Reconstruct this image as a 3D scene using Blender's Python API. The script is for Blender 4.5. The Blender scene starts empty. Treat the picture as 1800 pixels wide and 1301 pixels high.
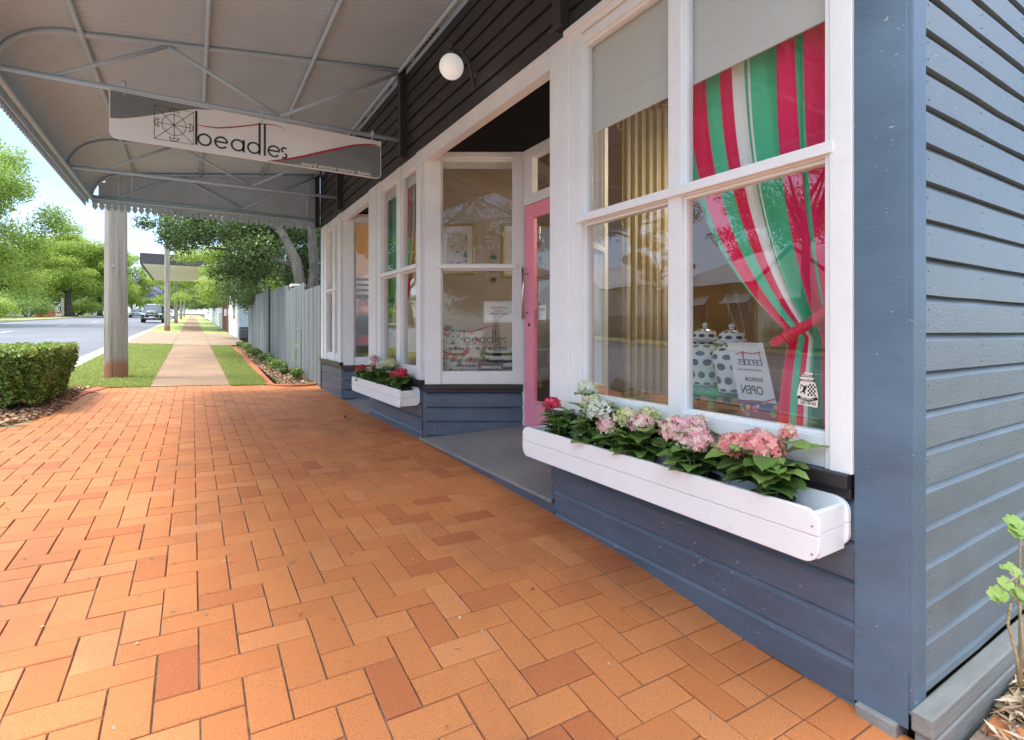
import bpy, math, random
import numpy as np
from mathutils import Vector, Matrix
R = random.Random(7)
NR = np.random.default_rng(11)
D = 1.9                                    # camera to shopfront, metres; most plan coordinates below are multiples of it
TH = math.atan(562/912)
sc = bpy.context.scene
COL = sc.collection
PI = math.pi

# ------------------------------------------------------------------ materials
MATS = {}
def nt(name):
    m = bpy.data.materials.new(name); m.use_nodes = True
    n = m.node_tree; n.nodes.clear()
    out = n.nodes.new('ShaderNodeOutputMaterial')
    MATS[name] = m
    return m, n, out
def N(n, t, **kw):
    x = n.nodes.new(t)
    for k, v in kw.items():
        if k in x.inputs: x.inputs[k].default_value = v
        else: setattr(x, k, v)
    return x
def L(n, a, b): n.links.new(a, b)
def c4(c): return (c[0], c[1], c[2], 1)
def ramp(n, fac, stops, interp='LINEAR'):
    r = n.nodes.new('ShaderNodeValToRGB'); r.color_ramp.interpolation = interp
    e = r.color_ramp.elements
    e[0].position = stops[0][0]; e[0].color = c4(stops[0][1])
    e[1].position = stops[-1][0]; e[1].color = c4(stops[-1][1])
    for p, c in stops[1:-1]:
        q = e.new(p); q.color = c4(c)
    L(n, fac, r.inputs[0]); return r.outputs[0]
def objco(n, scale=(1, 1, 1)):
    t = n.nodes.new('ShaderNodeNewGeometry')
    mp = n.nodes.new('ShaderNodeMapping'); mp.inputs['Scale'].default_value = scale
    L(n, t.outputs['Position'], mp.inputs[0]); return mp.outputs[0]
def paint(name, c, rough=.45, var=.10, scale=3, bump=.12, bscale=60, stretch=(1, 1, 1), metal=0, dirt=0, spec=.5, chips=0):
    m, n, out = nt(name)
    p = N(n, 'ShaderNodeBsdfPrincipled', Roughness=rough, Metallic=metal)
    p.inputs['Specular IOR Level'].default_value = spec
    co = objco(n, stretch)
    no = N(n, 'ShaderNodeTexNoise', Scale=scale, Detail=6.0, Roughness=.65); L(n, co, no.inputs['Vector'])
    lo = [max(0, x*(1-var*1.6)) for x in c]; hi = [min(1, x*(1+var)) for x in c]
    col = ramp(n, no.outputs[0], [(.3, lo), (.7, hi)])
    if dirt:
        n2 = N(n, 'ShaderNodeTexNoise', Scale=scale*6, Detail=8.0, Roughness=.8); L(n, co, n2.inputs['Vector'])
        mk = ramp(n, n2.outputs[0], [(.56, (0, 0, 0)), (.72, (dirt,)*3)])
        mx = N(n, 'ShaderNodeMix', data_type='RGBA'); L(n, mk, mx.inputs[0]); L(n, col, mx.inputs[6])
        mx.inputs[7].default_value = c4([x*.45+.03 for x in c]); col = mx.outputs[2]
    if chips:
        n3 = N(n, 'ShaderNodeTexNoise', Scale=34.0, Detail=3.0, Roughness=.55); L(n, objco(n, (1, 1, 2.2)), n3.inputs['Vector'])
        n4 = N(n, 'ShaderNodeTexNoise', Scale=1.7, Detail=2.0); L(n, co, n4.inputs['Vector'])
        k = N(n, 'ShaderNodeMath', operation='MULTIPLY_ADD'); L(n, n4.outputs[0], k.inputs[0]); k.inputs[1].default_value = .22; L(n, n3.outputs[0], k.inputs[2])
        mk = ramp(n, k.outputs[0], [(.855-.02*chips, (0, 0, 0)), (.87-.02*chips, (1, 1, 1))])
        mx = N(n, 'ShaderNodeMix', data_type='RGBA'); L(n, mk, mx.inputs[0]); L(n, col, mx.inputs[6]); mx.inputs[7].default_value = c4([x*.6+.22 for x in c]); col = mx.outputs[2]
    L(n, col, p.inputs['Base Color'])
    if bump:
        nb = N(n, 'ShaderNodeTexNoise', Scale=bscale, Detail=5.0); L(n, co, nb.inputs['Vector'])
        b = N(n, 'ShaderNodeBump', Strength=bump, Distance=.004); L(n, nb.outputs[0], b.inputs['Height'])
        L(n, b.outputs[0], p.inputs['Normal'])
        rr = N(n, 'ShaderNodeMath', operation='MULTIPLY_ADD'); L(n, no.outputs[0], rr.inputs[0]); rr.inputs[1].default_value = .25; rr.inputs[2].default_value = rough-.12
        L(n, rr.outputs[0], p.inputs['Roughness'])
    L(n, p.outputs[0], out.inputs[0]); return m
def flat(name, c, rough=.5, emit=0, metal=0):
    m, n, out = nt(name)
    p = N(n, 'ShaderNodeBsdfPrincipled', Roughness=rough, Metallic=metal); p.inputs['Base Color'].default_value = c4(c)
    if emit:
        p.inputs['Emission Color'].default_value = c4(c); p.inputs['Emission Strength'].default_value = emit
    L(n, p.outputs[0], out.inputs[0]); return m
def rndmat(name, stops, rough=.55, trans=0, noise=0, nscale=8, bump=0, spec=.4, bscale=200, speck=0):
    """colour picked per face group (attribute rnd)"""
    m, n, out = nt(name)
    a = N(n, 'ShaderNodeAttribute', attribute_name='rnd'); f = a.outputs['Fac']
    co = objco(n)
    no = N(n, 'ShaderNodeTexNoise', Scale=nscale, Detail=5.0); L(n, co, no.inputs['Vector'])
    if noise:
        k = N(n, 'ShaderNodeMath', operation='MULTIPLY_ADD'); L(n, no.outputs[0], k.inputs[0]); k.inputs[1].default_value = noise; L(n, f, k.inputs[2])
        k2 = N(n, 'ShaderNodeMath', operation='SUBTRACT'); L(n, k.outputs[0], k2.inputs[0]); k2.inputs[1].default_value = noise*.5; f = k2.outputs[0]
    col = ramp(n, f, stops)
    if speck:
        vo = N(n, 'ShaderNodeTexNoise', Scale=420.0, Detail=2.0); L(n, co, vo.inputs['Vector'])
        k3 = N(n, 'ShaderNodeMath', operation='MULTIPLY_ADD'); L(n, no.outputs[0], k3.inputs[0]); k3.inputs[1].default_value = .14; L(n, vo.outputs[0], k3.inputs[2])
        mk = ramp(n, k3.outputs[0], [(.625, (0, 0, 0)), (.69, (speck,)*3)])
        mx = N(n, 'ShaderNodeMix', data_type='RGBA'); L(n, mk, mx.inputs[0]); L(n, col, mx.inputs[6]); mx.inputs[7].default_value = (.10, .035, .02, 1); col = mx.outputs[2]
        mk = ramp(n, vo.outputs[0], [(.30, (.30,)*3), (.38, (0,)*3)])
        mx = N(n, 'ShaderNodeMix', data_type='RGBA'); L(n, mk, mx.inputs[0]); L(n, col, mx.inputs[6]); mx.inputs[7].default_value = (.75, .45, .25, 1); col = mx.outputs[2]
    if speck:                                             # broad grime and tyre-grey smudges
        g1_ = N(n, 'ShaderNodeTexNoise', Scale=1.1, Detail=9.0, Roughness=.7); L(n, co, g1_.inputs['Vector'])
        mk = ramp(n, g1_.outputs[0], [(.50, (0,)*3), (.68, (.42,)*3)])
        mx = N(n, 'ShaderNodeMix', data_type='RGBA'); L(n, mk, mx.inputs[0]); L(n, col, mx.inputs[6]); mx.inputs[7].default_value = (.20, .095, .05, 1); col = mx.outputs[2]
        g2_ = N(n, 'ShaderNodeTexVoronoi', Scale=2.3); L(n, co, g2_.inputs['Vector'])
        mk = ramp(n, g2_.outputs['Distance'], [(.035, (.5,)*3), (.05, (0,)*3)])
        mx = N(n, 'ShaderNodeMix', data_type='RGBA'); L(n, mk, mx.inputs[0]); L(n, col, mx.inputs[6]); mx.inputs[7].default_value = (.16, .10, .07, 1); col = mx.outputs[2]
    p = N(n, 'ShaderNodeBsdfPrincipled', Roughness=rough); p.inputs['Specular IOR Level'].default_value = spec
    L(n, col, p.inputs['Base Color'])
    if bump:
        nb = N(n, 'ShaderNodeTexNoise', Scale=bscale, Detail=4.0); L(n, co, nb.inputs['Vector'])
        b = N(n, 'ShaderNodeBump', Strength=bump, Distance=.003); L(n, nb.outputs[0], b.inputs['Height']); L(n, b.outputs[0], p.inputs['Normal'])
    sh = p.outputs[0]
    if trans:
        t = N(n, 'ShaderNodeBsdfTranslucent'); L(n, col, t.inputs[0])
        ms = N(n, 'ShaderNodeMixShader'); ms.inputs[0].default_value = trans; L(n, sh, ms.inputs[1]); L(n, t.outputs[0], ms.inputs[2]); sh = ms.outputs[0]
    L(n, sh, out.inputs[0]); return m
def glass(name, f0=.08, tint=(.93, .95, .94), rough=0.0):
    m, n, out = nt(name)
    lw = N(n, 'ShaderNodeLayerWeight', Blend=.5)
    pw = N(n, 'ShaderNodeMath', operation='POWER'); L(n, lw.outputs['Facing'], pw.inputs[0]); pw.inputs[1].default_value = 4.0
    ma = N(n, 'ShaderNodeMath', operation='MULTIPLY_ADD'); L(n, pw.outputs[0], ma.inputs[0]); ma.inputs[1].default_value = 1-f0; ma.inputs[2].default_value = f0
    co = objco(n); no = N(n, 'ShaderNodeTexNoise', Scale=1.3, Detail=1.0); L(n, co, no.inputs['Vector'])
    b = N(n, 'ShaderNodeBump', Strength=.25, Distance=.006); L(n, no.outputs[0], b.inputs['Height'])
    t = N(n, 'ShaderNodeBsdfTransparent'); t.inputs[0].default_value = c4(tint)
    g = N(n, 'ShaderNodeBsdfGlossy', Roughness=rough); g.inputs[0].default_value = (1, 1, 1, 1); L(n, b.outputs[0], g.inputs['Normal'])
    ms = N(n, 'ShaderNodeMixShader'); L(n, ma.outputs[0], ms.inputs[0]); L(n, t.outputs[0], ms.inputs[1]); L(n, g.outputs[0], ms.inputs[2])
    L(n, ms.outputs[0], out.inputs[0]); return m

M = {}
M['white'] = paint('white_trim_paint', (.78, .825, .82), .42, .04, 2, .16, 45, dirt=.20)
M['planter'] = paint('planter_white_paint', (.80, .835, .83), .38, .03, 2, .12, 40, dirt=.14)
M['navy'] = paint('navy_board_paint', (.080, .112, .155), .38, .14, 2.5, .35, 50, (1, 1, 4), dirt=.25, chips=2.0)
M['post'] = paint('blue_post_paint', (.090, .150, .210), .40, .14, 2, .28, 55, (1, 1, 2.2), dirt=.2, chips=1.6)
M['side'] = paint('slate_side_paint', (.150, .188, .208), .38, .15, 1.4, .35, 50, (1, 1, 3), dirt=.25, chips=1.6)
M['charcoal'] = paint('charcoal_board_paint', (.038, .037, .036), .42, .15, 2, .15, 40)
M['sill'] = paint('dark_sill_paint', (.022, .022, .024), .38, .2, 4, .2, 60, dirt=.1)
M['soffit'] = paint('black_soffit_paint', (.006, .006, .007), .7, .2, 2, 0, spec=.15)
M['pink'] = paint('pink_door_paint', (.90, .31, .42), .40, .04, 2, .08, 40)
M['porch'] = paint('grey_porch_paint', (.235, .225, .215), .5, .08, 2, .15, 60, dirt=.25)
M['awning'] = paint('taupe_awning_paint', (.43, .58, .67), .5, .05, 1.2, .05, 30, dirt=.06)
M['valance'] = paint('grey_valance_paint', (.43, .53, .59), .5, .08, 2, .05, 30)
M['concrete'] = paint('concrete_path', (.28, .175, .10), .85, .16, 1.1, .5, 90, dirt=.25)
M['driveway'] = paint('driveway_concrete', (.31, .215, .13), .85, .14, .9, .5, 90, dirt=.25)
M['kerb'] = paint('kerb_concrete', (.34, .30, .24), .85, .15, 3, .5, 90, dirt=.4)
M['asphalt'] = paint('asphalt', (.15, .155, .165), .85, .16, .35, .6, 160, dirt=.2)
M['linepaint'] = paint('road_line_paint', (.68, .68, .66), .7, .1, 4, .2, 90)
M['terra'] = paint('terracotta_edging', (.46, .13, .055), .8, .22, 4, .4, 80, dirt=.35)
M['soil'] = paint('ground_soil', (.13, .115, .055), .95, .3, .5, .4, 20)
M['mortar'] = paint('joint_sand', (.17, .12, .085), .95, .45, 20, .5, 120)
M['turf'] = paint('turf_ground', (.30, .35, .10), .9, .3, 1.6, .8, 60)
M['brick'] = rndmat('clay_pavers', [(0, (.42, .125, .045)), (.14, (.47, .150, .050)), (.35, (.52, .178, .056)), (.7, (.56, .205, .066)), (1, (.60, .24, .09))], .62, noise=.34, nscale=7, bump=.25, bscale=260, speck=.55, spec=.3)
M['grass'] = rndmat('grass_blades', [(0, (.24, .31, .06)), (.6, (.38, .45, .11)), (1, (.55, .50, .24))], .6, .3)
M['mulch'] = rndmat('mulch_chips', [(0, (.14, .07, .035)), (.5, (.36, .21, .11)), (1, (.58, .42, .27))], .9)
M['litter'] = rndmat('dry_litter', [(0, (.12, .06, .035)), (.5, (.34, .22, .12)), (1, (.58, .50, .36))], .9)
M['leaf_dark'] = rndmat('leaves_dark_green', [(0, (.035, .07, .018)), (.6, (.10, .17, .04)), (1, (.24, .34, .08))], .42, .25)
M['leaf_lime'] = rndmat('leaves_lime_green', [(0, (.13, .21, .03)), (.5, (.30, .42, .06)), (1, (.48, .56, .13))], .55, .45)
M['leaf_mid'] = rndmat('leaves_mid_green', [(0, (.07, .12, .03)), (.5, (.18, .28, .055)), (1, (.34, .44, .10))], .55, .4)
M['leaf_purple'] = rndmat('jacaranda_blossom', [(0, (.24, .20, .38)), (.6, (.42, .37, .60)), (1, (.60, .55, .74))], .6, .35)
M['leaf_rust'] = rndmat('rust_leaves', [(0, (.09, .02, .01)), (.5, (.22, .06, .02)), (1, (.30, .12, .03))], .6, .25)
M['hedge'] = rndmat('hedge_leaves', [(0, (.05, .12, .025)), (.5, (.20, .32, .06)), (.85, (.48, .56, .14)), (1, (.50, .24, .10))], .38, .25)
M['bark'] = paint('grey_bark', (.10, .088, .07), .9, .4, 5, .9, 30, (1, 1, .4))
M['timber'] = paint('weathered_pole_timber', (.40, .365, .305), .85, .28, 5, 1.0, 22, (1, 1, .06), dirt=.45)
M['paling'] = paint('grey_paling_paint', (.20, .218, .215), .7, .18, 4, .4, 40, (1, 1, .15), dirt=.25)
M['sleeper'] = paint('grey_sleeper_timber', (.24, .245, .225), .75, .22, 3, .7, 40, (.25, 1, 2), dirt=.4)
M['glass'] = glass('window_glass', .105)
M['glasssplay'] = glass('splay_window_glass', .07)
M['doorglass'] = glass('door_glass', .085, (.85, .88, .87))
M['blind'] = paint('roller_blind_cloth', (.60, .62, .58), .85, .02, 1, .05, 300)
M['beige'] = paint('beige_plaster', (.54, .46, .37), .8, .04, 1, 0)
M['apricot'] = paint('apricot_plaster', (.62, .40, .19), .8, .04, 1, 0)
M['roomfloor'] = paint('interior_boards', (.16, .09, .05), .4, .2, 3, .1, 30)
M['ceilwhite'] = paint('interior_ceiling', (.62, .55, .46), .8, .03, 1, 0)
M['black'] = flat('black_vinyl', (.012, .012, .012), .45)
M['pot'] = flat('black_plastic', (.015, .015, .016), .35)
M['chrome'] = flat('brushed_steel', (.62, .60, .57), .28, 0, 1)
M['signwhite'] = paint('sign_white_enamel', (.83, .89, .89), .32, .02, 1, 0)
M['signgrey'] = paint('sign_grey_enamel', (.20, .23, .24), .35, .03, 1, 0)
M['signink'] = flat('sign_black_ink', (.03, .035, .03), .4)
M['signred'] = flat('sign_red_ink', (.42, .02, .03), .4)
M['signpale'] = flat('sign_white_ink', (.72, .72, .70), .5)
M['globe'] = flat('lit_opal_globe', (.80, .79, .75), .15, .12)
M['iron'] = paint('cast_iron_bracket', (.07, .068, .066), .5, .2, 8, .3, 90)
M['green'] = paint('green_lacquer', (.02, .42, .19), .25, .05, 3, 0)
M['red'] = paint('red_velvet', (.52, .01, .045), .7, .15, 5, 0)
M['tie'] = paint('red_tieback_cloth', (.66, .012, .075), .75, .1, 9, .2, 60)
M['teal'] = flat('teal_cloth', (.06, .42, .40), .7)
M['gourd'] = flat('pink_ceramic', (.66, .30, .34), .12)
M['gold'] = flat('gilt_frame', (.55, .34, .10), .35, 0, .6)
M['paper'] = flat('notice_paper', (.78, .77, .73), .7)
M['brownsign'] = flat('brown_label_board', (.055, .022, .012), .35)
M['cream'] = paint('cream_weatherboard', (.80, .76, .66), .6, .03, 2, 0)
M['housewhite'] = paint('white_render', (.78, .78, .77), .7, .03, 1, .1, 20)
M['paleblue'] = paint('pale_blue_board', (.48, .60, .66), .6, .04, 2, 0)
M['roofgrey'] = paint('grey_roof_iron', (.30, .31, .32), .45, .1, 2, 0)
M['ochre'] = paint('ochre_weatherboard', (.52, .27, .08), .6, .08, 2, 0)
M['rustfence'] = paint('red_brown_palings', (.23, .055, .03), .6, .15, 3, .2, 40)
M['redfence'] = paint('orange_brick_fence', (.48, .16, .07), .8, .15, 3, .2, 40)
M['brownfence'] = paint('brown_palings', (.12, .05, .03), .7, .2, 3, 0)
M['carblack'] = flat('black_car_paint', (.012, .013, .015), .16)
M['carwhite'] = flat('white_car_paint', (.72, .73, .74), .2)
M['carsilver'] = flat('silver_car_paint', (.42, .43, .44), .25, 0, .5)
M['carglass'] = flat('car_glass', (.08, .11, .13), .06)
M['tyre'] = flat('tyre_rubber', (.018, .018, .018), .8)
M['rim'] = flat('alloy_rim', (.5, .5, .5), .3, 0, 1)
M['lampglass'] = flat('headlamp_glass', (.8, .82, .85), .1)
M['plate'] = flat('number_plate', (.75, .75, .72), .5)
M['reed'] = flat('dry_reed', (.48, .27, .12), .7)
M['marble'] = paint('stone_ledge', (.27, .22, .19), .3, .45, 14, 0)
M['leafH'] = rndmat('hydrangea_leaves', [(0, (.07, .15, .035)), (.5, (.16, .30, .065)), (1, (.30, .45, .13))], .46, .3, noise=.35, nscale=30, bump=.5, bscale=120)
M['leafL'] = rndmat('geranium_leaves', [(0, (.20, .36, .07)), (1, (.36, .50, .13))], .5, .35)
M['stem'] = paint('green_stem', (.24, .30, .10), .6, .2, 20, .2, 90)
M['stalk'] = paint('pale_stalk', (.42, .36, .20), .7, .25, 30, .5, 200)
M['pet_white'] = rndmat('white_petals', [(0, (.62, .68, .50)), (1, (.85, .86, .80))], .6, .3)
M['pet_lime'] = rndmat('greenish_petals', [(0, (.50, .62, .20)), (.55, (.70, .76, .40)), (1, (.82, .62, .55))], .6, .3)
M['pet_pink'] = rndmat('pale_pink_petals', [(0, (.82, .36, .42)), (.5, (.86, .58, .58)), (.85, (.86, .72, .60)), (1, (.72, .74, .45))], .6, .3)
M['pet_coral'] = rndmat('coral_petals', [(0, (.84, .24, .26)), (.6, (.87, .44, .40)), (1, (.88, .68, .46))], .6, .3)
M['pet_hot'] = rndmat('crimson_petals', [(0, (.60, .01, .06)), (.6, (.76, .03, .13)), (1, (.84, .14, .24))], .6, .3)
M['pet_red'] = rndmat('red_petals', [(0, (.48, .01, .02)), (.7, (.66, .05, .05)), (1, (.62, .34, .10))], .6, .3)

def uvramp(name, stops, rough=.75, axis=0, mult=1.0):
    m, n, out = nt(name)
    t = N(n, 'ShaderNodeUVMap'); s = N(n, 'ShaderNodeSeparateXYZ'); L(n, t.outputs[0], s.inputs[0])
    f = s.outputs[axis]
    if mult != 1:
        a = N(n, 'ShaderNodeMath', operation='MULTIPLY'); L(n, f, a.inputs[0]); a.inputs[1].default_value = mult
        b = N(n, 'ShaderNodeMath', operation='FRACT'); L(n, a.outputs[0], b.inputs[0]); f = b.outputs[0]
    col = ramp(n, f, stops, 'CONSTANT')
    p = N(n, 'ShaderNodeBsdfPrincipled', Roughness=rough); p.inputs['Specular IOR Level'].default_value = .2
    L(n, col, p.inputs['Base Color'])
    co = objco(n); nb = N(n, 'ShaderNodeTexNoise', Scale=500.0); L(n, co, nb.inputs['Vector'])
    b = N(n, 'ShaderNodeBump', Strength=.15, Distance=.002); L(n, nb.outputs[0], b.inputs['Height']); L(n, b.outputs[0], p.inputs['Normal'])
    tr = N(n, 'ShaderNodeBsdfTranslucent'); L(n, col, tr.inputs[0])
    ms = N(n, 'ShaderNodeMixShader'); ms.inputs[0].default_value = .15; L(n, p.outputs[0], ms.inputs[1]); L(n, tr.outputs[0], ms.inputs[2])
    L(n, ms.outputs[0], out.inputs[0]); return m
RD = (.86, .014, .12); GN = (.085, .56, .31); WH = (.82, .84, .82)
M['curtain'] = uvramp('red_green_white_stripes', [(0, RD), (.06, WH), (.085, GN), (.12, RD), (.235, GN), (.285, RD), (.41, WH), (.445, GN), (.475, WH), (.52, GN), (.645, RD), (.725, GN), (.80, RD), (.875, WH), (.925, GN), (1, GN)])
M['ycurtain'] = uvramp('yellow_cream_stripes', [(0, (.60, .58, .48)), (.62, (.50, .42, .18)), (1, (.50, .42, .18))], mult=22)
M['bwstripe'] = uvramp('black_cream_stripes', [(0, (.02, .02, .02)), (.42, (.74, .70, .62)), (1, (.74, .70, .62))], axis=1, mult=4.0)
def floral(name, base, cols, scale=14):
    m, n, out = nt(name)
    co = objco(n); v = N(n, 'ShaderNodeTexVoronoi', Scale=scale); L(n, co, v.inputs['Vector'])
    s = N(n, 'ShaderNodeSeparateColor'); L(n, v.outputs['Color'], s.inputs[0])
    k = len(cols); st = [(i/k, c) for i, c in enumerate(cols)] + [(1, cols[-1])]
    col = ramp(n, s.outputs[0], st, 'CONSTANT')
    no = N(n, 'ShaderNodeTexNoise', Scale=scale*2.0, Detail=3.0); L(n, co, no.inputs['Vector'])
    ad = N(n, 'ShaderNodeMath', operation='MULTIPLY_ADD'); L(n, no.outputs[0], ad.inputs[0]); ad.inputs[1].default_value = .5; L(n, v.outputs['Distance'], ad.inputs[2])
    mk = ramp(n, ad.outputs[0], [(.62, (0, 0, 0)), (.66, (1, 1, 1))])
    mx = N(n, 'ShaderNodeMix', data_type='RGBA'); L(n, mk, mx.inputs[0]); L(n, col, mx.inputs[6]); mx.inputs[7].default_value = c4(base)
    p = N(n, 'ShaderNodeBsdfPrincipled', Roughness=.75); L(n, mx.outputs[2], p.inputs['Base Color']); L(n, p.outputs[0], out.inputs[0]); return m
M['roses'] = floral('rose_print_cloth', (.66, .64, .54), [(.70, .12, .20), (.78, .34, .38), (.62, .06, .12), (.20, .36, .20)], 16)
M['sprig'] = floral('pink_sprig_cloth', (.74, .70, .62), [(.50, .10, .10), (.62, .30, .26), (.42, .08, .08)], 40)
M['bluefloral'] = floral('navy_floral_print', (.05, .07, .17), [(.70, .28, .08), (.55, .12, .18), (.12, .30, .16), (.70, .62, .50)], 26)
M['artprint'] = floral('framed_botanical_print', (.62, .56, .44), [(.24, .22, .16), (.40, .16, .14), (.10, .12, .10)], 9)
M['pelmet'] = floral('patterned_pelmet_cloth', (.60, .48, .32), [(.30, .12, .08), (.45, .26, .14)], 22)
def dots(name):
    m, n, out = nt(name)
    t = N(n, 'ShaderNodeUVMap'); mp = N(n, 'ShaderNodeMapping'); L(n, t.outputs[0], mp.inputs[0])
    mp.inputs['Scale'].default_value = (8, 7, 1)
    s = N(n, 'ShaderNodeSeparateXYZ'); L(n, mp.outputs[0], s.inputs[0])
    fl = N(n, 'ShaderNodeMath', operation='FLOOR'); L(n, s.outputs[1], fl.inputs[0])
    hf = N(n, 'ShaderNodeMath', operation='MULTIPLY_ADD'); L(n, fl.outputs[0], hf.inputs[0]); hf.inputs[1].default_value = .5; L(n, s.outputs[0], hf.inputs[2])
    def cen(o, k):
        a = N(n, 'ShaderNodeMath', operation='FRACT'); L(n, o, a.inputs[0])
        b = N(n, 'ShaderNodeMath', operation='SUBTRACT'); L(n, a.outputs[0], b.inputs[0]); b.inputs[1].default_value = .5
        c = N(n, 'ShaderNodeMath', operation='MULTIPLY'); L(n, b.outputs[0], c.inputs[0]); c.inputs[1].default_value = k
        d = N(n, 'ShaderNodeMath', operation='POWER'); L(n, c.outputs[0], d.inputs[0]); d.inputs[1].default_value = 2.0; return d.outputs[0]
    ad = N(n, 'ShaderNodeMath', operation='ADD'); L(n, cen(hf.outputs[0], 1.0), ad.inputs[0]); L(n, cen(s.outputs[1], 1.15), ad.inputs[1])
    no = N(n, 'ShaderNodeTexNoise', Scale=60.0, Detail=3.0); L(n, t.outputs[0], no.inputs['Vector'])
    ink = ramp(n, no.outputs[0], [(.4, (.018, .03, .10)), (.62, (.10, .14, .28))])
    mk = ramp(n, ad.outputs[0], [(.105, (0, 0, 0)), (.125, (1, 1, 1))])
    mx = N(n, 'ShaderNodeMix', data_type='RGBA'); L(n, mk, mx.inputs[0]); L(n, ink, mx.inputs[6]); mx.inputs[7].default_value = (.70, .80, .83, 1)
    p = N(n, 'ShaderNodeBsdfPrincipled', Roughness=.12); L(n, mx.outputs[2], p.inputs['Base Color']); L(n, p.outputs[0], out.inputs[0]); return m
M['jar'] = dots('blue_spotted_porcelain')

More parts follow.
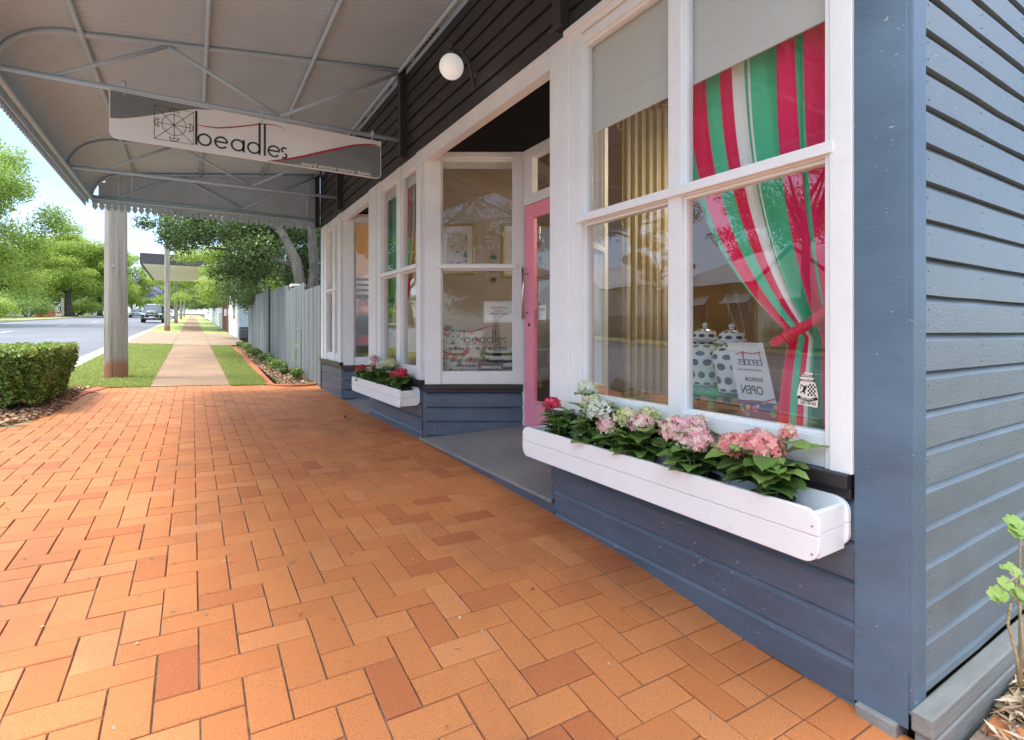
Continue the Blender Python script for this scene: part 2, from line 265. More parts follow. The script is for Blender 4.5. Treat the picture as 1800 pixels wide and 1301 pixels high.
# ------------------------------------------------------------------ mesh builder
class MB:
    def __init__(s): s.v = []; s.f = []; s.mi = []; s.mat = 0; s.uv = {}; s.rnd = None
    def add(s, vs, fs):
        o = len(s.v); s.v += [tuple(p) for p in vs]
        for f in fs: s.f.append(tuple(i+o for i in f)); s.mi.append(s.mat)
        return o
    def box(s, x0, x1, y0, y1, z0, z1):
        if x0 > x1: x0, x1 = x1, x0
        if y0 > y1: y0, y1 = y1, y0
        if z0 > z1: z0, z1 = z1, z0
        s.add([(x0, y0, z0), (x1, y0, z0), (x1, y1, z0), (x0, y1, z0), (x0, y0, z1), (x1, y0, z1), (x1, y1, z1), (x0, y1, z1)],
              [(0, 3, 2, 1), (4, 5, 6, 7), (0, 1, 5, 4), (1, 2, 6, 5), (2, 3, 7, 6), (3, 0, 4, 7)]); return s
    def prism(s, poly, a, b):
        """poly = 3D points; extruded from a to b offset vectors"""
        n = len(poly); a = Vector(a); b = Vector(b)
        vs = [Vector(p)+a for p in poly] + [Vector(p)+b for p in poly]
        fs = [tuple(range(n))[::-1], tuple(range(n, 2*n))] + [(i, (i+1) % n, (i+1) % n+n, i+n) for i in range(n)]
        s.add(vs, fs); return s
    def tube(s, pts, r, n=10, cap=True):
        pts = [Vector(p) for p in pts]; k = len(pts)
        rs = r if isinstance(r, (list, tuple)) else [r]*k
        rings = []; prev = None
        for i, p in enumerate(pts):
            t = (pts[min(i+1, k-1)]-pts[max(i-1, 0)]).normalized()
            if prev is None:
                u = t.cross(Vector((0, 0, 1)) if abs(t.z) < .9 else Vector((1, 0, 0))).normalized()
            else: u = (prev-t*prev.dot(t)).normalized()
            prev = u; w = t.cross(u)
            rings.append([p+(u*math.cos(2*PI*j/n)+w*math.sin(2*PI*j/n))*rs[i] for j in range(n)])
        fs = [(i*n+j, i*n+(j+1) % n, (i+1)*n+(j+1) % n, (i+1)*n+j) for i in range(k-1) for j in range(n)]
        if cap: fs += [tuple(range(n))[::-1], tuple(range((k-1)*n, k*n))]
        s.add([q for rg in rings for q in rg], fs); return s
    def lathe(s, prof, c, n=24, uv=False):
        c = Vector(c); k = len(prof); o = len(s.f)
        vs = [c+Vector((r*math.cos(2*PI*j/n), r*math.sin(2*PI*j/n), z)) for r, z in prof for j in range(n)]
        fs = []
        for i in range(k-1):
            for j in range(n):
                fs.append((i*n+j, i*n+(j+1) % n, (i+1)*n+(j+1) % n, (i+1)*n+j))
                if uv: s.uv[o+len(fs)-1] = [(j/n, i/(k-1)), ((j+1)/n, i/(k-1)), ((j+1)/n, (i+1)/(k-1)), (j/n, (i+1)/(k-1))]
        s.add(vs, fs); return s
    def sphere(s, c, r, n=16, m=10, sc=(1, 1, 1)):
        c = Vector(c); vs = []; fs = []
        for i in range(m+1):
            a = PI*i/m
            for j in range(n): vs.append(c+Vector((r*sc[0]*math.sin(a)*math.cos(2*PI*j/n), r*sc[1]*math.sin(a)*math.sin(2*PI*j/n), r*sc[2]*math.cos(a))))
        for i in range(m):
            for j in range(n): fs.append((i*n+j, (i+1)*n+j, (i+1)*n+(j+1) % n, i*n+(j+1) % n))
        s.add(vs, fs); return s
    def strip(s, pts, w, plane=None):
        """flat ribbon polyline in local x,z (y const) -- pts (x,z)"""
        k = len(pts); ws = w if isinstance(w, (list, tuple)) else [w]*k; vs = []
        for i, p in enumerate(pts):
            a = pts[max(i-1, 0)]; b = pts[min(i+1, k-1)]
            dx, dz = b[0]-a[0], b[1]-a[1]; l = math.hypot(dx, dz) or 1; nx, nz = -dz/l, dx/l
            vs += [(p[0]+nx*ws[i]/2, 0, p[1]+nz*ws[i]/2), (p[0]-nx*ws[i]/2, 0, p[1]-nz*ws[i]/2)]
        s.add(vs, [(2*i, 2*i+1, 2*i+3, 2*i+2) for i in range(k-1)]); return s
    def xf(s, mat):
        s.v = [tuple(mat @ Vector(p)) for p in s.v]; return s
    def build(s, name, mat, parent=None, smooth=False, bevel=0, loc=None):
        me = bpy.data.meshes.new(name); me.from_pydata(s.v, [], s.f)
        for m in (mat if isinstance(mat, (list, tuple)) else [mat]): me.materials.append(M[m] if isinstance(m, str) else m)
        me.polygons.foreach_set('material_index', s.mi)
        if s.uv:
            ul = me.uv_layers.new(name='UVMap')
            for p in me.polygons:
                q = s.uv.get(p.index)
                if q:
                    for li, u in zip(p.loop_indices, q): ul.data[li].uv = u
        if s.rnd is not None:
            at = me.attributes.new('rnd', 'FLOAT', 'FACE'); at.data.foreach_set('value', s.rnd)
        if smooth:
            me.polygons.foreach_set('use_smooth', [True]*len(me.polygons))
        me.update()
        o = bpy.data.objects.new(name, me); COL.objects.link(o)
        if parent: o.parent = parent
        if bevel:
            b = o.modifiers.new('Bevel', 'BEVEL'); b.width = bevel; b.segments = 2; b.limit_method = 'ANGLE'; b.angle_limit = math.radians(40)
        if loc: o.location = loc
        return o
def link_mesh(name, verts, faces, mat, parent=None, rnd=None, smooth=False, quad=4):
    """numpy fast path: verts (n,3), faces (m,quad)"""
    me = bpy.data.meshes.new(name); verts = np.asarray(verts, np.float32); faces = np.asarray(faces, np.int32)
    me.vertices.add(len(verts)); me.vertices.foreach_set('co', verts.ravel())
    me.loops.add(faces.size); me.loops.foreach_set('vertex_index', faces.ravel())
    me.polygons.add(len(faces)); me.polygons.foreach_set('loop_start', np.arange(0, faces.size, faces.shape[1], dtype=np.int32))
    me.update(calc_edges=True)
    me.materials.append(M[mat])
    if rnd is not None:
        at = me.attributes.new('rnd', 'FLOAT', 'FACE'); at.data.foreach_set('value', np.asarray(rnd, np.float32))
    me.polygons.foreach_set('use_smooth', [bool(smooth)]*len(me.polygons))
    o = bpy.data.objects.new(name, me); COL.objects.link(o)
    if parent: o.parent = parent
    return o
def thing(name, label, cat, loc=(0, 0, 0), group=None, rz=0):
    o = bpy.data.objects.new(name, None); COL.objects.link(o); o.location = loc; o.rotation_euler = (0, 0, rz)
    o.empty_display_size = .1
    o['label'] = label; o['category'] = cat
    if group: o['group'] = group
    return o
def tag(o, label=None, cat=None, group=None, kind=None):
    if label: o['label'] = label
    if cat: o['category'] = cat
    if group: o['group'] = group
    if kind: o['kind'] = kind
    return o
def copy_tree(o, parent=None):
    c = o.copy(); COL.objects.link(c)
    if parent: c.parent = parent
    for ch in [x for x in KIDS(o)]: copy_tree(ch, c)
    return c
def KIDS(o): return [x for x in bpy.data.objects if x.parent == o]
def text_mb(s, size, align='LEFT', extr=0.0, font_space=1.0, bold=0):
    cu = bpy.data.curves.new('t', 'FONT'); cu.body = s; cu.size = size; cu.align_x = align; cu.space_character = font_space
    cu.extrude = extr; cu.resolution_u = 3; cu.offset = bold
    ob = bpy.data.objects.new('t', cu); COL.objects.link(ob)
    dg = bpy.context.evaluated_depsgraph_get(); me = bpy.data.meshes.new_from_object(ob.evaluated_get(dg))
    mb = MB(); mb.add([(v.co.x, 0, v.co.y) for v in me.vertices], [tuple(p.vertices) for p in me.polygons])
    bpy.data.objects.remove(ob); bpy.data.meshes.remove(me); return mb
def place(mb, origin, u, sx=1, sz=1):
    """local x -> horizontal direction u (2D), local z -> up, local y -> inward"""
    o = Vector(origin); ux = Vector((u[0], u[1], 0)).normalized()
    mb.v = [tuple(o+ux*(x*sx)+Vector((0, 0, z*sz))+Vector((-ux.y, ux.x, 0))*y) for x, y, z in mb.v]; return mb

# ------------------------------------------------------------------ ground height (camera is at z = 0)
WY = [-60, -5, 0, .46, .535, .64, .73, .79, .91, 1.04, 1.32, 1.44, 2.565, 3.376, 4.9, 200]
WZ = [-2.56, -.83, -.676, -.662, -.660, -.655, -.645, -.636, -.622, -.607, -.597, -.592, -.558, -.5545, -.526, -.526+.031*195.1]
def H(X, Y):
    """X, Y in multiples of D -> metres"""
    return D*(np.interp(Y, WY, WZ)+.03*(1-np.clip(X, -1.1, 1)))
def Hm(x, y): return float(H(x/D, y/D))
def patch(name, xs, ys, dz, mat, kind='structure', parent=None, nx=1, ny=1):
    """ground-following sheet; xs,ys in D"""
    X = np.unique(np.concatenate([np.linspace(xs[i], xs[i+1], nx+1) for i in range(len(xs)-1)]))
    kn = [y for y in WY if ys[0] < y < ys[-1]]
    Y = np.unique(np.concatenate([np.linspace(ys[0], ys[-1], ny+1), kn]))
    gx, gy = np.meshgrid(X, Y, indexing='ij'); z = H(gx, gy)+dz
    v = np.stack([gx*D, gy*D, z], -1).reshape(-1, 3); b = len(Y)
    f = [(i*b+j, (i+1)*b+j, (i+1)*b+j+1, i*b+j+1) for i in range(len(X)-1) for j in range(b-1)]
    o = link_mesh(name, v, f, mat, parent)
    if kind: o['kind'] = kind
    return o
ter = patch('ground', [-80, -40, -20, -9.2, -7.5, -7.4, -1.12, -1.04, 1.0, 5, 20, 80], [-30, 160], -.16, 'soil', nx=2, ny=60)
patch('road', [-7.4, -4, -1.12], [-25, 150], -.10, 'asphalt', nx=4, ny=120)
patch('far_footpath', [-9.2, -7.55], [-25, 150], .005, 'turf', nx=2, ny=60)
mk = MB()
for i in range(16):
    y0 = (2+i*8.0); 
    if y0 > 90: break
    for x0, x1 in ((-4.43, -4.37),):
        mk.add([(x*D, y*D, float(H(x, y))-.094) for x, y in ((x0, y0), (x1, y0), (x1, y0+2.2), (x0, y0+2.2))], [(0, 1, 2, 3)])
for x0, x1, y0, y1 in ((-6.9, -6.82, 18, 34), (-5.6, -5.55, 19, 24)):
    mk.add([(x*D, y*D, float(H(x, y))-.094) for x, y in ((x0, y0), (x1, y0), (x1, y1), (x0, y1))], [(0, 1, 2, 3)])
tag(mk.build('road_markings', 'linepaint'), kind='structure')
def kerb(name, x0, x1, y0, y1, top):
    mb = MB(); ys = sorted(set([y0, y1]+[y for y in WY if y0 < y < y1]+list(np.arange(math.ceil(y0), y1, 1.0))))
    for a, b in zip(ys[:-1], ys[1:]):
        for q in (0,):
            P = [(x0, a), (x1, a), (x1, b), (x0, b)]
            vs = [(x*D, y*D, float(H(x, y))-.14) for x, y in P]+[(x*D+(.02 if x == x0 else 0), y*D, float(H(x, y))+top) for x, y in P]
            mb.add(vs, [(4, 5, 6, 7), (0, 1, 5, 4), (1, 2, 6, 5), (2, 3, 7, 6), (3, 0, 4, 7)])
    return tag(mb.build(name, 'kerb'), kind='structure')
kerb('kerb', -1.125, -1.04, -20, 60, .012)
kerb('far_kerb', -7.47, -7.38, -20, 100, .012)
patch('gutter', [-1.33, -1.125], [-20, 60], -.095, 'kerb', ny=80)
# footpath, crossing, verges
patch('footpath', [-.315, .298], [5.28, 11.7], .004, 'concrete', ny=12)
patch('driveway_crossing', [-1.04, -.315, .298, .98], [11.7, 17.9], .004, 'driveway', nx=1, ny=8)
patch('footpath', [-.315, .298], [17.9, 110], .004, 'concrete', ny=60)
jl = MB()
for y in (7.4, 9.6, 11.7, 13.7, 15.8, 17.9, 20, 22.5, 25):
    jl.add([(x*D, (y+e)*D, float(H(x, y))+.0075) for x, e in ((-.315, -.005), (.298, -.005), (.298, .005), (-.315, .005))], [(0, 1, 2, 3)])
for x in (-.315, .298):
    jl.add([((x+e)*D, y*D, float(H(x, y))+.0075) for e, y in ((-.005, 11.7), (.005, 11.7), (.005, 17.9), (-.005, 17.9))], [(0, 1, 2, 3)])
tag(jl.build('path_joint', 'mortar'), kind='structure')
patch('verge', [-1.04, -.315], [5.28, 11.7], .006, 'turf', ny=14, nx=3)
patch('verge', [-1.04, -.315], [17.9, 90], .006, 'turf', ny=50, nx=2)
patch('verge', [.298, .585], [5.2, 8.3], .006, 'turf', ny=8, nx=2)
patch('verge', [.298, .62], [8.42, 11.4], .006, 'turf', ny=8, nx=2)
patch('verge', [.298, .96], [17.9, 90], .006, 'turf', ny=50, nx=2)
def band(mb, pts, w, h, base=.0):
    """raised strip along plan polyline (D units)"""
    k = len(pts); ring = []
    for i, p in enumerate(pts):
        a = pts[max(i-1, 0)]; b = pts[min(i+1, k-1)]; dx, dy = b[0]-a[0], b[1]-a[1]; l = math.hypot(dx, dy); nx, ny = -dy/l*w/2, dx/l*w/2
        for s_, zz in ((1, base-.03), (1, h-.006), (.85, h), (-.85, h), (-1, h-.006), (-1, base-.03)):
            x, y = p[0]+nx*s_, p[1]+ny*s_; ring.append((x*D, y*D, float(H(x, y))+zz))
    mb.add(ring, [(i*6+j, i*6+j+1, (i+1)*6+j+1, (i+1)*6+j) for i in range(k-1) for j in range(5)])
    mb.add(ring[:6], [(0, 1, 2, 3, 4, 5)]); mb.add(ring[-6:], [(5, 4, 3, 2, 1, 0)])
ed = MB()
band(ed, [(.60, 5.24), (.61, 6), (.63, 7), (.645, 8), (.655, 9), (.665, 10), (.67, 10.8), (.60, 11.3), (.5, 11.45)], .09, .016)
band(ed, [(.30, 8.36), (.45, 8.36), (.59, 8.36)], .11, .014)
band(ed, [(.555, 5.26), (.66, 5.12), (.78, 5.06), (.90, 5.08), (.985, 5.16)], .045, .03)
tag(ed.build('terracotta_garden_edging', 'terra', bevel=.002), kind='structure')
BED = [(-1.06, 3.50), (-.93, 3.66), (-.84, 3.84), (-.78, 4.1), (-.75, 4.45), (-.72, 4.85), (-.66, 5.12), (-.60, 5.36)]
eb = MB(); band(eb, BED, .085, .018)
tag(eb.build('concrete_bed_edging', 'terra'), kind='structure')
patch('garden_bed', [.69, .99], [5.14, 11.3], .0, 'soil', ny=8)
patch('hedge_bed', [-1.04, -.74], [3.6, 5.3], .0, 'soil', ny=6)

# ------------------------------------------------------------------ brick paving, real bricks in herringbone
def in_bed(X, Y):
    if Y < BED[0][1]: return False
    bx = np.interp(Y, [p[1] for p in BED], [p[0] for p in BED])
    return X < bx+.05
def paving():
    U = .118; g = .0026; T = []; rn = []
    def brick(x0, x1, y0, y1):
        T.append((x0+g, x1-g, y0+g, y1-g)); rn.append(min(1, max(0, R.gauss(.56, .19))) if R.random() > .02 else R.uniform(0, .2))
    xr = .88*D; xl = -1.045*D; ya = -1.5*D; yb = 5.26*D
    ni = int((xr-xl)/U)+2; nj = int((yb-ya)/U)+2
    for i in range(-1, ni):
        for j in range(-1, nj):
            m = (i+j) % 4
            X1 = xr-i*U; Y0 = ya+j*U
            # i counts leftwards from the border course
            if m == 0: a = (X1-2*U, X1, Y0, Y0+U)      # lies across
            elif m == 2: a = (X1-U, X1, Y0, Y0+2*U)    # lies along (mirrored pattern)
            else: continue
            x0, x1, y0, y1 = max(a[0], xl), min(a[1], xr), max(a[2], ya), min(a[3], yb)
            if x1-x0 < .03 or y1-y0 < .03: continue
            if in_bed((x0+x1)/2/D, (y0+y1)/2/D): continue
            brick(x0, x1, y0, y1)
    y = .36*D
    y = -1.5*D
    while y < 5.05*D:
        brick(xr+.003, xr+.228, y, y+U); y += U
    B = np.array(T); n = len(B); b = .0022
    def corners(ins, dz):
        xs = [B[:, 0]+ins, B[:, 1]-ins, B[:, 1]-ins, B[:, 0]+ins]; ys = [B[:, 2]+ins, B[:, 2]+ins, B[:, 3]-ins, B[:, 3]-ins]
        tilt = NR.normal(0, .0008, n)
        return [np.stack([x, yy, H(x/D, yy/D)+dz+tilt], -1) for x, yy in zip(xs, ys)]
    lift = NR.normal(0, .0007, n)
    c0 = corners(b, .0); c1 = corners(0, -b); c2 = corners(0, -.012)
    V = np.stack(c0+c1+c2, 1)+lift[:, None, None]*np.array([0, 0, 1]); V = V.reshape(-1, 3)
    base = (np.arange(n)*12)[:, None]
    fl = [(0, 1, 2, 3)]+[(i, i+4, (i+1) % 4+4, (i+1) % 4)[::1] for i in range(4)]+[(i+4, i+8, (i+1) % 4+8, (i+1) % 4+4) for i in range(4)]
    F = (base[:, :, None]+np.array(fl)[None]).reshape(-1, 4)
    o = link_mesh('brick_paving', V, F, 'brick', rnd=np.repeat(rn, 9)); o['kind'] = 'structure'
paving()
patch('paving_sand', [-1.04, .5, .88, .999], [-1.5, 5.27], -.0065, 'mortar', ny=20)

# ------------------------------------------------------------------ small scatter
def scatter_chips(name, regions, n, size, mat, label, h=.012, lens=2.2):
    per = []; V = []; F = []
    for (x0, x1, y0, y1, test) in regions:
        k = 0
        for _ in range(n*3):
            if k >= n: break
            x = R.uniform(x0, x1); y = R.uniform(y0, y1)
            if test and not test(x/D, y/D): continue
            k += 1; per.append((x, y))
    n = len(per); P = np.array(per); z = H(P[:, 0]/D, P[:, 1]/D)+NR.uniform(.0, h, n)
    a = NR.uniform(0, 2*PI, n); l = size*NR.uniform(.5, 1.6, n)*lens/2; w = size*NR.uniform(.4, 1, n)/2
    tz = NR.normal(0, .35, n); d = np.stack([np.cos(a), np.sin(a), tz], -1); e = np.stack([-np.sin(a), np.cos(a), NR.normal(0, .4, n)], -1)
    C = np.stack([P[:, 0], P[:, 1], z+.004], -1); up = np.array([0, 0, 1.])*(size*.25)
    q = [C-d*l[:, None], C+e*w[:, None]+up, C+d*l[:, None], C-e*w[:, None]+up*.3]
    V = np.stack(q, 1).reshape(-1, 3); F = (np.arange(n)*4)[:, None]+np.array([0, 1, 2, 3])
    o = link_mesh(name, V, F, mat, rnd=NR.uniform(0, 1, n)); tag(o, label, 'ground cover', kind='stuff'); return o
def blades(name, regions, n, hgt, mat, label):
    o_ = []; 
    for (x0, x1, y0, y1, frac) in regions:
        k = int(n*frac); o_.append(np.stack([NR.uniform(x0, x1, k), y0+(y1-y0)*NR.uniform(0, 1, k)**1.25], -1))
    P = np.concatenate(o_); n = len(P); z = H(P[:, 0]/D, P[:, 1]/D)
    a = NR.uniform(0, 2*PI, n); hh = hgt*NR.uniform(.5, 1.3, n); w = .0035+.0006*P[:, 1]
    C = np.stack([P[:, 0], P[:, 1], z+.004], -1); s_ = np.stack([np.cos(a)*w, np.sin(a)*w, 0*a], -1)
    tip = C+np.stack([NR.normal(0, .4, n)*hh, NR.normal(0, .4, n)*hh, hh], -1)
    V = np.stack([C-s_, C+s_, tip], 1).reshape(-1, 3); F = (np.arange(n)*3)[:, None]+np.array([0, 1, 2])
    o = link_mesh(name, V, F, mat, rnd=NR.uniform(0, 1, n)); tag(o, label, 'grass', kind='stuff')
blades('grass', [(-1.04*D, -.30*D, 5.25*D, 11.7*D, .55), (.29*D, .60*D, 5.2*D, 8.3*D, .25), (.29*D, .63*D, 8.42*D, 11.4*D, .2)], 90000, .03, 'grass', 'short bright green lawn grass on the verges beside the footpath')
scatter_chips('bark_mulch', [(.68*D, 1.0*D, 5.12*D, 11.2*D, None), (-1.03*D, -.70*D, 3.55*D, 5.3*D, lambda X, Y: in_bed(X-.07, Y))], 4200, .035, 'mulch', 'light brown bark mulch covering the garden beds', .03, 1.6)

# ------------------------------------------------------------------ shop
shop = thing('shop_building', 'dark painted timber shop with white trimmed display windows and striped curtains', 'shop', (D, .42*D, -.6*D))
SHO = Vector(shop.location)
def sp(name, mb, mat, parent=None, **kw):
    """part of the shop: mesh is built in world coordinates and its origin moved to the shop's"""
    par = parent or shop
    off = SHO
    mb.v = [(x-off.x, y-off.y, z-off.z) for x, y, z in mb.v] if par is shop or par.get('_w') is None else mb.v
    if par.get('_w') is not None: pass
    o = mb.build(name, mat, par, **kw)
    return o
class Frame:
    """local wall frame: u along the wall, w outwards, z up (metres)"""
    def __init__(s, p0, p1, out=None):
        s.p = Vector((p0[0]*D, p0[1]*D, 0)); q = Vector((p1[0]*D, p1[1]*D, 0)); s.L = (q-s.p).length; s.u = (q-s.p).normalized()
        s.n = Vector((-s.u.y, s.u.x, 0))
        ref = Vector(out) if out else -s.p
        if s.n.dot(ref) < 0: s.n = -s.n
    def pt(s, u, w, z): return s.p+s.u*u+s.n*w+Vector((0, 0, z))
    def box(s, mb, u0, u1, w0, w1, z0, z1):
        vs = [s.pt(u, w, z) for z in (z0, z1) for u, w in ((u0, w0), (u1, w0), (u1, w1), (u0, w1))]
        mb.add(vs, [(0, 3, 2, 1), (4, 5, 6, 7), (0, 1, 5, 4), (1, 2, 6, 5), (2, 3, 7, 6), (3, 0, 4, 7)])
    def quad(s, mb, u0, u1, w, z0, z1): mb.add([s.pt(u0, w, z0), s.pt(u1, w, z0), s.pt(u1, w, z1), s.pt(u0, w, z1)], [(0, 1, 2, 3)])
    def boards(s, mb, u0, u1, z0, z1, ex, base=0, ref=None, nails=True):
        """chamfered weatherboards; ref = height of one board's lower edge"""
        if ref is None: ref = z1
        k = math.floor((z0-ref)/ex); z = ref+k*ex
        while z < z1-.003:
            zt = min(z+ex, z1); zb = max(z, z0)
            if zt-zb > .004:
                nseg = max(2, int((u1-u0)/.22)); wv = [R.gauss(0, .0010) for _ in range(nseg+1)]; wz = [R.gauss(0, .0008) for _ in range(nseg+1)]
                pr = [(-.006, zb), (.0235, zb), (.0235, zb+.002), (.0215, zt-.027), (.002, zt), (-.006, zt)]
                vs = [s.pt(u0+(u1-u0)*i/nseg, base+w+(wv[i] if w > 0 else 0), zz+(wz[i] if 1 else 0)) for i in range(nseg+1) for w, zz in pr]
                n = len(pr); fs = [(i*n+j, (i+1)*n+j, (i+1)*n+j+1, i*n+j+1) for i in range(nseg) for j in range(n-1)]
                fs += [tuple(range(n)), tuple(range(nseg*n, nseg*n+n))[::-1]]
                mb.add(vs, fs)
                if nails and zt-zb > .08:
                    un = u0+.03
                    while un < u1:
                        for zz in (zb+.022, zb+.075):
                            c = s.pt(un+R.gauss(0, .004), base+.0225, zz+R.gauss(0, .003)); mb.tube([c, c+s.n*.0018], [.0032, .0026], 6)
                        un += .45
            z += ex
FA = Frame((1, 0), (1, 6), (-1, 0, 0))                   # main front plane: u = y
def reloc(mb): mb.v = [(x-SHO.x, y-SHO.y, z-SHO.z) for x, y, z in mb.v]; return mb
def P(name, mb, mat, parent=shop, **kw): return reloc(mb).build(name, mat, parent, **kw)

def window(fr, u0, u1, cols, rows, zb, zt, sillw=True, casing=.0, transom=True, gm='glass'):
    """painted frame from u0..u1, zb..zt with panes at cols x rows; returns the frame part"""
    f = MB(); e = .022
    cs = sorted(cols); xs = [u0]+[v for c in cs for v in c]+[u1]
    for i in range(0, len(xs), 2):
        a, b = xs[i], xs[i+1]
        if b-a > .001:
            fr.box(f, a, b, -.06, e if i not in (0, len(xs)-2) else e+.006, zb, zt)
    for a, b in cs:
        zz = [zb]+[v for r in rows for v in r]+[zt]
        for i in range(0, len(zz), 2):
            fr.box(f, a, b, -.06, e-.006, zz[i], zz[i+1])
    for a, b in cs:                                       # stepped inner bead round every pane
        for r0, r1 in rows:
            t = .013
            fr.box(f, a, a+t, -.045, .002, r0, r1); fr.box(f, b-t, b, -.045, .002, r0, r1)
            fr.box(f, a+t, b-t, -.045, .0, r0, r0+t); fr.box(f, a+t, b-t, -.045, .0, r1-t, r1)
    if transom and len(rows) > 1:
        a = rows[0][1]; b = rows[1][0]
        fr.box(f, cs[0][0]-.035, cs[-1][1]+.035, .0, e+.024, a+.004, b-.002)
    w = P('window', f, 'white', bevel=.0025)
    for a, b in cs:
        for r0, r1 in rows:
            g = MB(); fr.quad(g, a, b, -.02, r0, r1); pn = reloc(g).build('pane', gm, w)
    return w
ZB, ZT0, ZT1, ZG, ZTR = -.196*D, .317*D, .342*D, .854*D, .9146*D
def sill(fr, u0, u1):
    s = MB(); fr.box(s, u0, u1, -.02, .060, -.2785*D, -.2535*D); fr.box(s, u0, u1, -.02, .035, -.298*D, -.2786*D)
    return P('sill', s, 'sill', bevel=.004)
rows2 = [(ZB, ZT0), (ZT1, ZG)]
def lowboards(fr, u0, u1, z0=-.70*D, name='wall', ref=-.298*D, mat='navy'):
    m_ = MB(); fr.boards(m_, u0, u1, z0, -.298*D, .1345, ref=ref)
    fr.box(m_, u0, u1, -.05, -.0065, z0, -.298*D)
    return P(name, m_, mat)
# near bay
B1 = (.459*D, 1.36*D)
w1 = window(FA, B1[0], B1[1], [(.508*D, .839*D), (.8785*D, 1.207*D)], rows2, -.2535*D, ZTR)
c_ = MB(); FA.box(c_, .4592*D, .497*D, .0285, .040, -.2535*D, ZTR); FA.box(c_, 1.262*D, 1.359*D, .0285, .038, -.2535*D, ZTR-.01)
FA.box(c_, .459*D, 1.275*D, .024, .0395, ZG+.055, ZTR+.004); FA.box(c_, .459*D, 1.275*D, .0397, .058, ZTR-.03, ZTR+.0035)
reloc(c_).build('window_casing', 'white', w1, bevel=.003)
sill(FA, .463*D, 1.372*D); lowboards(FA, .459*D, 1.345*D, -.75*D)
# middle bay
B2 = (2.4746*D, 3.376*D)
w2 = window(FA, B2[0], B2[1], [(2.544*D, 2.793*D), (2.859*D, 3.139*D)], rows2, -.2535*D, ZTR)
c_ = MB(); FA.box(c_, 3.22*D, 3.375*D, .0285, .040, -.2535*D, ZTR-.01); reloc(c_).build('window_casing', 'white', w2, bevel=.003)
c_ = MB(); FA.box(c_, 2.4755*D, 2.515*D, .0285, .036, -.2535*D, ZTR-.01)
reloc(c_).build('window_casing', 'white', w2, bevel=.003)
sill(FA, B2[0]-.03, B2[1]+.02); lowboards(FA, B2[0], B2[1]-.004, -.72*D)
# far bay
B3 = (4.13*D, 4.85*D)
w3 = window(FA, B3[0], B3[1], [(4.255*D, 4.36*D), (4.45*D, 4.66*D)], rows2, -.2535*D, ZTR)
c_ = MB(); FA.box(c_, 4.1305*D, 4.20*D, .0285, .036, -.2535*D, ZTR-.01); reloc(c_).build('window_casing', 'white', w3, bevel=.003)
c_ = MB(); FA.box(c_, 4.76*D, 4.8495*D, .0285, .038, -.2535*D, ZTR-.01)
reloc(c_).build('window_casing', 'white', w3, bevel=.003)
sill(FA, B3[0]-.03, B3[1]+.03); lowboards(FA, B3[0], B3[1], -.72*D)
# splay panels
def splay(y0, rws):
    fr = Frame((1.0, y0), (1.4277, y0-.2626))
    w = window(fr, .012, fr.L-.002, [(.088*D, .455*D)], rws, -.2745*D, .8985*D, transom=True, gm='glasssplay')
    c = MB(); fr.box(c, .02, fr.L-.02, .0165, .030, .872*D, .8975*D); reloc(c).build('window_casing', 'white', w, bevel=.002)
    s = MB(); fr.box(s, -.005, fr.L, -.02, .045, -.2985*D, -.2755*D); fr.box(s, -.005, fr.L, -.02, .025, -.315*D, -.2986*D); P('sill', s, 'sill', bevel=.004)
    m_ = MB(); fr.boards(m_, .0, fr.L, -.62*D, -.315*D, .1345, ref=-.4585*D+.1345*.0); fr.box(m_, 0, fr.L, -.05, -.0065, -.62*D, -.315*D); fr.box(m_, -.004, .03, -.006, .020, -.62*D, -.3155*D)
    P('wall', m_, 'navy'); return fr
S2 = splay(2.4746, [(-.2164*D, .308*D), (.329*D, .862*D)]); S3 = splay(4.13, [(-.2164*D, .845*D)])
# near splay (turned away from the camera) and its window
fn = Frame((1.0, 1.36), (1.4277, 1.6226), (0, 1, 0))
window(fn, .012, fn.L-.002, [(.088*D, .455*D)], [(-.2164*D, .308*D), (.329*D, .862*D)], -.2745*D, .8985*D)
m_ = MB(); fn.boards(m_, 0, fn.L, -.62*D, -.2745*D, .1345); fn.box(m_, 0, fn.L, -.05, -.0065, -.62*D, -.2745*D); P('wall', m_, 'navy')
fn2 = Frame((1.0, 3.376), (1.4277, 3.376), (0, 1, 0))
m_ = MB(); fn2.box(m_, 0.02, fn2.L, -.05, .0, -.62*D, .8985*D); P('wall', m_, 'white')
# door plane
FD = Frame((1.4277, 0), (1.4277, 6), (-1, 0, 0))
jm = MB()
FD.box(jm, 1.6226*D, 1.640*D, -.06, .03, -.49*D, .8985*D); FD.box(jm, 2.196*D, 2.2120*D, -.06, .012, -.4995*D, .8985*D)
FD.box(jm, 1.640*D, 2.196*D, -.06, .008, .624*D, .672*D); FD.box(jm, 1.640*D, 2.196*D, -.06, .014, .850*D, .8985*D)
FD.box(jm, 1.640*D, 1.70*D, -.06, .005, .672*D, .850*D); FD.box(jm, 2.125*D, 2.196*D, -.06, .005, .672*D, .850*D)
P('door_frame', jm, 'white', bevel=.003)
jm = MB(); FD.box(jm, 3.379*D, 3.865*D, -.06, -.01, -.52*D, .8985*D); P('entry_panel', jm, 'white', bevel=.003)
tg = MB(); FD.quad(tg, 1.70*D, 2.125*D, -.03, .672*D, .850*D); P('pane', tg, 'glass')
dr = MB()
FD.box(dr, 2.118*D, 2.194*D, -.045, -.004, -.486*D, .622*D); FD.box(dr, 1.642*D, 1.715*D, -.045, -.004, -.486*D, .622*D)
FD.box(dr, 1.715*D, 2.118*D, -.045, -.006, .553*D, .622*D); FD.box(dr, 1.715*D, 2.118*D, -.045, -.006, -.486*D, -.349*D)
